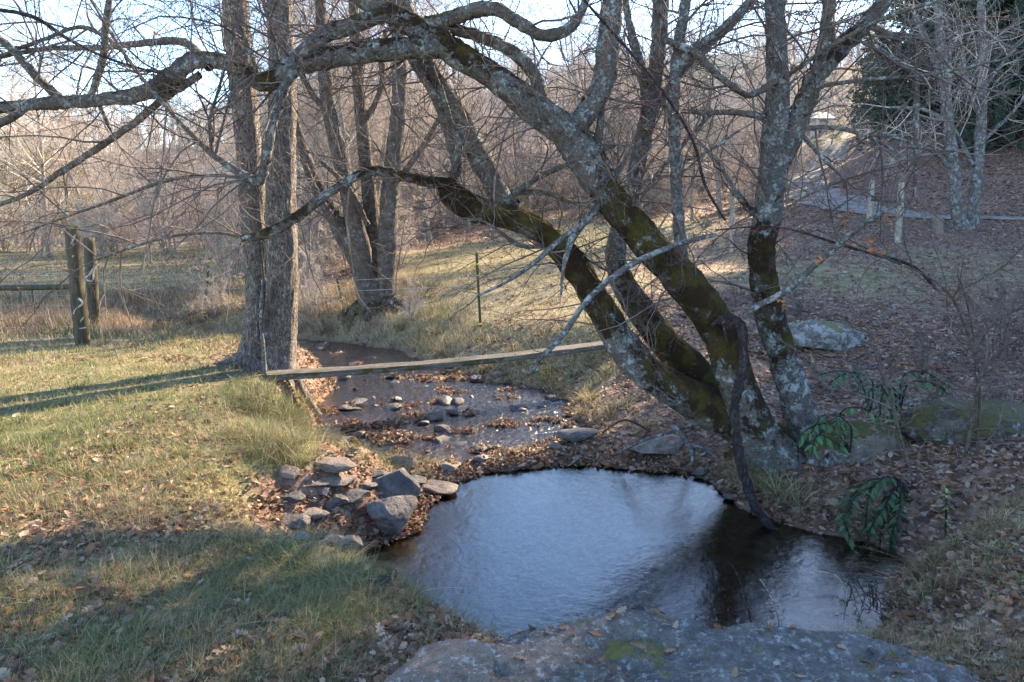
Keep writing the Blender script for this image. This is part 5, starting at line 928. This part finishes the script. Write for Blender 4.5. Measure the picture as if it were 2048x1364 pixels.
# ------------------------------------------------------------------ woods
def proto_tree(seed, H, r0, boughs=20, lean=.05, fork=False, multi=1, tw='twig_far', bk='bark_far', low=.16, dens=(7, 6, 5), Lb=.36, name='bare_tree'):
    g = np.random.default_rng(seed); root = bpy.data.objects.new(name, None); COL.objects.link(root); root.location = (0, 0, 0)
    n = multi; th = g.uniform(0, 6.28, n); dr = np.stack([np.cos(th) * .25 * (n > 1) + g.normal(0, lean, n), np.sin(th) * .25 * (n > 1) + g.normal(0, lean, n), np.ones(n)], 1)
    P0, R0 = grow(np.zeros((n, 3)) + [0, 0, -.3], dr, H * g.uniform(.85, 1, n), np.full(n, r0), 16, .035, (0, 0, .03), g, .12); R0[:, 0] *= 1.5
    if fork:
        a, d, r, t = spawn(P0, R0, 2, .35, g, .25, .6); Pf, Rf = grow(a, d, H * .6 * (1 - t * .5), r * .75, 16, .045, (0, 0, .05), g, .15); P0 = np.concatenate([P0, Pf]); R0 = np.concatenate([R0, Rf])
    mb = MB(); tubes(mb, P0, R0, 8, moss=np.zeros(len(P0))); mb.build('trunk', M[bk], root)
    m = max(4, boughs // len(P0)); a, d, r, t = spawn(P0, R0, m, 1.0, g, low, .98); L1 = H * Lb * g.uniform(.6, 1.1, len(a)) * (1.1 - .65 * t)
    P1, R1 = grow(a, d, L1, r * .45 + .004, 10, .10, (0, 0, .035), g, .22); sets = [(P1, R1, 5)]
    a, d, r, t = spawn(P1, R1, dens[0], .9, g, .12); P2, R2 = grow(a, d, np.repeat(L1, dens[0]) * g.uniform(.3, .55, len(a)) * (1.15 - .5 * t), r * .55 + .003, 7, .13, (0, 0, .02), g, .3); sets.append((P2, R2, 4))
    a, d, r, t = spawn(P2, R2, dens[1], .85, g, .12); L3 = np.repeat(np.linalg.norm(P2[:, -1] - P2[:, 0], axis=1), dens[1]) * g.uniform(.35, .65, len(a)); P3, R3 = grow(a, d, L3, np.full(len(a), .0075), 5, .15, (0, 0, .0), g, .5); sets.append((P3, R3, 3))
    a, d, r, t = spawn(P3, R3, dens[2], .8, g, .2); P4, R4 = grow(a, d, np.repeat(L3, dens[2]) * g.uniform(.4, .8, len(a)), np.full(len(a), .0048), 3, .2, (0, 0, 0), g, .6); sets.append((P4, R4, 3))
    build_twigs('crown', sets, M[tw], root); return root
def put(root, x, y, rz, s, label, group=None, cat='tree', first=False, tilt=(0, 0), sz=None, dz=0):
    if first: o = root
    else:
        o = root.copy(); COL.objects.link(o)
        for ch in root.children:
            c = ch.copy(); COL.objects.link(c); c.parent = o
    o.location = (x, y, gz(x, y) - .05 + dz); o.rotation_euler = (tilt[0], tilt[1], rz); o.scale = (s, s, sz or s); o['label'] = label; o['category'] = cat
    if group: o['group'] = group
    elif 'group' in o: del o['group']
    return o
protos = [proto_tree(1, 15, .16, 26), proto_tree(2, 13, .13, 22, .08, True), proto_tree(3, 17, .19, 28, .04), proto_tree(4, 12, .12, 24, .1, True), proto_tree(5, 14, .12, 24, .06, False, 3), proto_tree(6, 16, .15, 20, .05, True, 1, low=.3)]
shrubs = [proto_tree(11, 3.6, .03, 30, .2, False, 6, low=.08, dens=(6, 5, 4), Lb=.4, name='thicket_shrub'), proto_tree(12, 4.6, .04, 30, .25, False, 5, low=.1, dens=(6, 5, 4), Lb=.4, name='thicket_shrub'), proto_tree(13, 2.4, .02, 30, .3, False, 7, low=.05, dens=(6, 5, 4), Lb=.45, name='thicket_shrub')]
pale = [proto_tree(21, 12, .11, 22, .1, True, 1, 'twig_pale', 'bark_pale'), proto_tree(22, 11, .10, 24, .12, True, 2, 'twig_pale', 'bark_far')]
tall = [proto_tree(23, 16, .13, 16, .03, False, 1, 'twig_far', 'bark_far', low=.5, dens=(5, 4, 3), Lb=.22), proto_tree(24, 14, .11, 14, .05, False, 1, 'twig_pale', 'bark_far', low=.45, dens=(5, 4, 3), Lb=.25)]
dark_shrubs = [proto_tree(14, 3.4, .028, 24, .3, False, 5, 'twig', 'bark_dark', low=.08, dens=(5, 5, 3), Lb=.42, name='thicket_shrub'), proto_tree(15, 2.8, .022, 24, .35, False, 6, 'twig', 'bark_dark', low=.06, dens=(5, 5, 3), Lb=.45, name='thicket_shrub')]
used = set()
def putp(pool_, k, *a, **kw):
    r = pool_[k]; f = r.name not in used; used.add(r.name); return put(r, *a, first=f, **kw)
gw = np.random.default_rng(55)
zones = [(48, -350, 570, 37, 75, 'bare tree in the sunlit tree line beyond the left field', 'bare trees beyond the left field', .62),
         (64, 560, 1300, 33, 72, 'bare tree in the woods above the grassy slope', 'bare trees above the grassy slope', .68),
         (12, 560, 735, 17, 32, 'bare tree along the creek behind the dark many-stemmed tree', 'bare trees along the upper creek', .62),
         (9, 1290, 1590, 28, 50, 'bare tree between the slope and the gravel drive', 'bare trees left of the drive', .5),
         (13, 1600, 2350, 50, 85, 'bare tree on the hill behind the evergreens', 'bare trees on the right hill', .6),
         (84, -350, 2300, 74, 150, 'bare tree on the far wooded hillside', 'bare trees on the far hillside', .72)]
placed = []
for n, u0, u1, y0, y1, lab, grp, s0 in zones:
    c = 0; tries = 0
    while c < n and tries < 4000:
        tries += 1; u = gw.uniform(u0, u1); Y = math.exp(gw.uniform(math.log(y0), math.log(y1))); x = P(u, 600, Y)[0]
        if any((x - a) ** 2 + (Y - b) ** 2 < (1.6 + Y * .012) ** 2 for a, b in placed): continue
        if min((x - q[0]) ** 2 + (Y - q[1]) ** 2 for q in dv) < 6: continue
        if 930 < u < 1290 and Y < 37: continue
        placed.append((x, Y)); s = s0 * gw.uniform(.75, 1.15)
        putp(protos, int(gw.integers(0, 6)), x, Y, gw.uniform(0, 6.28), s, lab, grp, tilt=(gw.normal(0, .04), gw.normal(0, .04)), sz=s * gw.uniform(.9, 1.1)); c += 1
for i, (u, Y, s) in enumerate([(610, 17, .5), (650, 19, .55), (700, 22, .6), (820, 24, .5), (560, 21, .5), (770, 20, .55), (1450, 27, .4), (900, 29, .5), (1180, 30, .55), (1060, 31, .5), (470, 27, .5), (360, 33, .5), (230, 35, .45)]):
    putp(pale, i % 2, P(u, 600, Y)[0], Y, gw.uniform(0, 6.28), s, 'slim pale twiggy tree in the brush around the lawn edges', 'slim pale trees around the lawn')
for i in range(44):
    while True:
        u, Y = (gw.uniform(560, 1600) if i < 32 else gw.uniform(-200, 560)), gw.uniform(30, 56) if i < 32 else gw.uniform(40, 60); x = P(u, 600, Y)[0]
        if all((x - a) ** 2 + (Y - b) ** 2 > 1.5 for a, b in placed) and min((x - q[0]) ** 2 + (Y - q[1]) ** 2 for q in dv) > 5 and not (930 < u < 1290 and Y < 37): break
    placed.append((x, Y)); putp(tall, i % 2, x, Y, gw.uniform(0, 6.28), gw.uniform(.45, .7), 'tall straight pale trunk in the woods with branches only near the top', 'tall straight trunks in the woods', tilt=(gw.normal(0, .03), gw.normal(0, .03)))
# trees one can tell apart
for u, v, k, s, lab in [(590, 500, 1, .62, 'slim bare tree rising just right of the grey furrowed trunks'), (850, 483, 2, .75, 'left one of two straight pale trunks at the top edge of the slope'), (862, 487, 5, .7, 'right one of two straight pale trunks at the top edge of the slope'), (98, 515, 0, .75, 'straight bare tree behind the wooden fence posts'), (300, 525, 3, .6, 'small bare tree in the middle of the far left field edge'),
                        (1440, 425, 0, .6, 'straight pale bare tree seen between the slim stem and the forked tree'), (1385, 440, 3, .5, 'small bare tree at the leaf-covered top of the slope'), (1500, 410, 2, .6, 'tall bare tree close behind the forked tree'), (940, 462, 3, .5, 'small bare tree above the slope under the elbow of the mossy trunk')]:
    h = hit(u, v); putp(protos, k, h[0], h[1], gw.uniform(0, 6), s, lab)
sz_ = [(26, -250, 560, 30, 44, 'dense bare shrub at the far edge of the left field', 'bare shrubs at the field edge', 1.0), (22, 560, 800, 17, 30, 'tangled bare shrub by the upper creek', 'bare shrubs by the upper creek', .8), (34, 780, 1320, 30, 44, 'bare shrub at the edge of the woods above the slope', 'bare shrubs above the slope', 1.1), (14, 1290, 1590, 26, 38, 'bare shrub in the brush left of the drive', 'bare shrubs left of the drive', .9)]
for n, u0, u1, y0, y1, lab, grp, s0 in sz_:
    for _ in range(n):
        u, Y = gw.uniform(u0, u1), gw.uniform(y0, y1); x = P(u, 600, Y)[0]
        if min((x - q[0]) ** 2 + (Y - q[1]) ** 2 for q in dv) < 3: continue
        putp(shrubs, int(gw.integers(0, 3)), x, Y, gw.uniform(0, 6.28), s0 * gw.uniform(.7, 1.3), lab, grp, cat='shrub')
for u, v, s, lab in [(430, 640, .32, 'small bare bush tangled round the left steel post'), (620, 640, .35, 'bare bush in dry grass right behind the grey furrowed trunks'), (330, 660, .25, 'low weedy bush in the dry grass left of the grey trunks'), (820, 640, .2, 'low twiggy weed clump on the bank below the slope'), (2000, 720, .45, 'thin bare bush at the right edge of the leafy ground'), (1850, 760, .3, 'thin bare bush behind the green sprays'), (1600, 640, .3, 'thin bare bush behind the forked tree'), (1420, 640, .28, 'thin bare bush right behind the big leaning trunk'), (1850, 880, .22, 'small tangled bare bush on the mossy ground left of the right edge'), (1720, 790, .2, 'small tangled bare bush among the upper green sprays'), (2010, 830, .24, 'small tangled bare bush above the ledge at the right edge'), (1450, 740, .16, 'small twiggy tangle in the leaves behind the leaning trunk'), (1640, 780, .16, 'small twiggy tangle just right of the forked tree foot'), (470, 560, .6, 'bare shrub just left of the grey trunks in the far grass')]:
    h = hit(u, v); near_ = h[1] < 12; putp(dark_shrubs if near_ else shrubs, int(gw.integers(0, 2)), h[0], h[1], gw.uniform(0, 6), s, lab, cat='shrub')

def proto_evergreen(seed, H, r0, cols, name, boughs=70, spread=.3, low=.04, n_need=26, nl=.11, nw=.014, shape=1.0, droop=-.03):
    g = np.random.default_rng(seed); root = bpy.data.objects.new(name, None); COL.objects.link(root)
    P0, R0 = grow(np.array([[0, 0, -.3]]), np.array([[0, 0, 1.]]), H, r0, 16, .02, (0, 0, .05), g, .1); mb = MB(); tubes(mb, P0, R0, 8, moss=np.zeros(1)); mb.build('trunk', M['bark_dark'], root)
    a, d, r, t = spawn(P0, R0, boughs, 1.35, g, low, .99); L1 = H * spread * (1.05 - t * shape * .85) * g.uniform(.6, 1.15, len(a)) + .3; P1, R1 = grow(a, d, L1, r * .35 + .006, 9, .07, (0, 0, droop), g, .25)
    a, d, r, t = spawn(P1, R1, 9, .8, g, .15); L2 = np.repeat(L1, 9) * g.uniform(.2, .42, len(a)) * (1.1 - .5 * t) + .1; P2, R2 = grow(a, d, L2, r * .5 + .002, 6, .1, (0, 0, droop), g, .4)
    sets = [(P1, R1, 4), (P2, R2, 3)]; mbb = MB()
    for Pp, Rr, s in sets: tubes(mbb, Pp, Rr, s)
    mbb.build('boughs', M['bark_dark'], root)
    ap, ad, _, _ = spawn(P2, R2, n_need, .7, g, .1); N = len(ap); L = nl * g.uniform(.6, 1.4, N); ad = norm(ad + g.normal(0, .3, (N, 3))); sd = norm(np.cross(ad, g.normal(size=(N, 3)))) * (nw * g.uniform(.7, 1.3, N))[:, None]
    V = np.stack([ap - sd * .4, ap + ad * L[:, None] * .5 - sd, ap + ad * L[:, None], ap + ad * L[:, None] * .5 + sd], 1).reshape(-1, 3); q = (np.arange(N) * 4)[:, None] + [0, 1, 2, 3]
    clump = np.repeat(g.uniform(.6, 1.4, len(P2)), n_need)[:, None]; c = np.array(cols)[g.integers(0, len(cols), N)] * clump * g.uniform(.8, 1.2, (N, 1)); mb = MB(); mb.add(V, q, col=np.repeat(c, 4, 0)); mb.build('needles', M['needle'], root, smooth=False); return root
DKG = [(.025, .06, .045), (.032, .07, .05), (.02, .045, .038), (.045, .08, .05)]; YLG = [(.20, .22, .07), (.25, .26, .09), (.15, .18, .06), (.28, .27, .12)]
ever = [proto_evergreen(31, 9, .14, DKG, 'evergreen_tree', 75, .34, nl=.2, nw=.035), proto_evergreen(32, 8, .12, DKG, 'evergreen_tree', 75, .40, shape=.7, nl=.2, nw=.035)]
pine = [proto_evergreen(41, 9, .14, YLG, 'pine_tree', 34, .33, .18, 22, .2, .018, .8, .03), proto_evergreen(42, 7.5, .12, YLG, 'pine_tree', 30, .36, .2, 22, .2, .018, .8, .03)]
for i, (u, Y, s) in enumerate([(1755, 35, .85), (1830, 33, .95), (1900, 32, 1.05), (1965, 32, 1.1), (2035, 30, 1.55), (2110, 29, 1.75), (2200, 28, 1.75), (2300, 27, 1.7), (2075, 31.5, 1.6), (2420, 26, 1.6), (2560, 25, 1.6), (2700, 23, 1.5), (1790, 41, .85), (1870, 39, .95), (1950, 38, 1.05), (2040, 37, 1.1), (2150, 36, 1.2), (2270, 34, 1.3), (1715, 43, .6), (1930, 27.5, .55), (2010, 26.5, .6), (2090, 26, .6)]):  # those past the right edge: unseen, made extra tall to shade slab and pool
    x = P(u, 600, Y)[0]; putp(ever, i % 2, x, Y, gw.uniform(0, 6), s * gw.uniform(.92, 1.08), 'dark blue-green evergreen on the shaded leafy hill at the right', 'evergreens on the right hill')
for i, (u, Y, s, lab) in enumerate([(25, 37, .85, 'yellow-green pine at the left edge, nearest the corner of the field'), (100, 40, .85, 'tall yellow-green pine behind the straight bare tree at the left'), (-90, 46, 1.1, None), (170, 45, .75, 'small yellow-green pine right of the others in the left tree line'), (185, 36, .32, 'low dark green bush-like pine right behind the wooden fence posts'), (-200, 50, 1.2, None), (-30, 46, 1.2, 'pale green pine rising behind the others at the left edge')]):
    x = P(u, 600, Y)[0]; putp(pine, i % 2, x, Y, gw.uniform(0, 6), s, lab or 'yellow-green pine beyond the left edge of the field', None if lab else 'pines past the left edge')
for u, v, s, lab in [(1660, 318, .22, 'sunlit yellow-green bush left of the evergreens by the pale building'), (1625, 325, .17, 'smaller sunlit yellow-green bush in front of the pale building')]:
    h = P(u, v, 44); putp(pine, 1, h[0], h[1], 1, s * 1.6, lab, cat='shrub', sz=s * .9)

def far_woods():
    g = np.random.default_rng(88); mb = MB(); n = 1500
    u = g.uniform(-600, 2600, n); Y = np.exp(g.uniform(math.log(130), math.log(330), n)); x = (u - 1024) / FPX * Y * 1.02; z = ground_z(x, Y)
    H = g.uniform(6, 10, n); b = np.stack([x, Y, z], 1); P0, R0 = grow(b, np.tile([0, 0, 1.], (n, 1)), H, np.full(n, .22), 5, .04, (0, 0, 0), g, .3); tubes(mb, P0, R0, 4)
    a, d, r, t = spawn(P0, R0, 16, .8, g, .1); P1, R1 = grow(a, d, np.repeat(H, 16) * .3 * g.uniform(.6, 1.1, len(a)), np.full(len(a), .06), 4, .15, (0, 0, .05), g, .4); tubes(mb, P1, R1, 3)
    a, d, r, t = spawn(P1, R1, 6, .8, g, .2); P2, R2 = grow(a, d, g.uniform(.8, 1.8, len(a)), np.full(len(a), .04), 3, .2, (0, 0, .05), g, .5); tubes(mb, P2, R2, 3)
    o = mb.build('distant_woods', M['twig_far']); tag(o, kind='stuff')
far_woods()

# ------------------------------------------------------------------ buildings up the hill
def box(mb, x0, x1, y0, y1, z0, z1):
    mb.add([(x0, y0, z0), (x1, y0, z0), (x1, y1, z0), (x0, y1, z0), (x0, y0, z1), (x1, y0, z1), (x1, y1, z1), (x0, y1, z1)], [(0, 1, 5, 4), (1, 2, 6, 5), (2, 3, 7, 6), (3, 0, 4, 7), (4, 5, 6, 7), (3, 2, 1, 0)])
def house(name, label, c, w, d, h, rh, wins, roofmat='roof'):
    o = empty(name, c, label, 'house'); x, y, z = c; mb = MB(); box(mb, x - w / 2, x + w / 2, y, y + d, z - 3, z + h); wl = mb.build('wall', M['white_wall'], o, smooth=False)
    mb = MB(); e = .5; mb.add([(x - w / 2 - e, y - e, z + h - .1), (x + w / 2 + e, y - e, z + h - .1), (x + w / 2 + e, y + d / 2, z + h + rh), (x - w / 2 - e, y + d / 2, z + h + rh), (x - w / 2 - e, y + d + e, z + h - .1), (x + w / 2 + e, y + d + e, z + h - .1), (x - w / 2 - e, y - e, z + h + .08), (x + w / 2 + e, y - e, z + h + .08), (x + w / 2 + e, y + d / 2, z + h + rh + .18), (x - w / 2 - e, y + d / 2, z + h + rh + .18), (x - w / 2 - e, y + d + e, z + h + .08), (x + w / 2 + e, y + d + e, z + h + .08)],
           [(6, 7, 8, 9), (9, 8, 11, 10), (0, 3, 2, 1), (3, 4, 5, 2), (0, 1, 7, 6), (4, 10, 11, 5), (0, 6, 9, 3), (3, 9, 10, 4), (1, 2, 8, 7), (2, 5, 11, 8)]); mb.build('roof', M[roofmat], o, smooth=False)
    mb = MB(); mb.add([(x - w / 2, y, z + h - .1), (x - w / 2, y + d, z + h - .1), (x - w / 2, y + d / 2, z + h + rh - .1), (x + w / 2, y, z + h - .1), (x + w / 2, y + d, z + h - .1), (x + w / 2, y + d / 2, z + h + rh - .1)], None, [(0, 2, 1), (3, 4, 5)]); mb.build('gable', M['white_wall'], o, smooth=False)
    for wx, wz, ww, wh in wins:
        mb = MB(); box(mb, x + wx - ww / 2 - .1, x + wx + ww / 2 + .1, y - .06, y - .003, z + wz - .1, z + wz + wh + .1); f = mb.build('window', M['white_wall'], o, smooth=False)
        mb = MB(); box(mb, x + wx - ww / 2, x + wx + ww / 2, y - .075, y - .063, z + wz, z + wz + wh); mb.build('pane', M['glass'], f, smooth=False)
    return o
c = P(1500, 180, 74); house('house', 'pale green-roofed house half hidden in the trees up the hill', tuple(c), 9, 6, 2.2, 1.8, [(-3, .7, 1, 1.1), (0, .7, 1.2, 1.1), (3, .7, 1, 1.1)])
c = P(1622, 292, 62); hb = house('cabin', 'small cream building with porch posts glimpsed beyond the end of the gravel drive', tuple(c), 2.6, 3, 2.2, .7, [(-.5, .8, .6, .8), (.6, .8, .5, .8)])
for dx in (-1.2, 0, 1.2):
    mb = MB(); x, y, z = c; box(mb, x + dx - .08, x + dx + .08, y - 1.1, y - .94, z - 1, z + 2.05); mb.build('porch_post', M['white_wall'], hb, smooth=False)
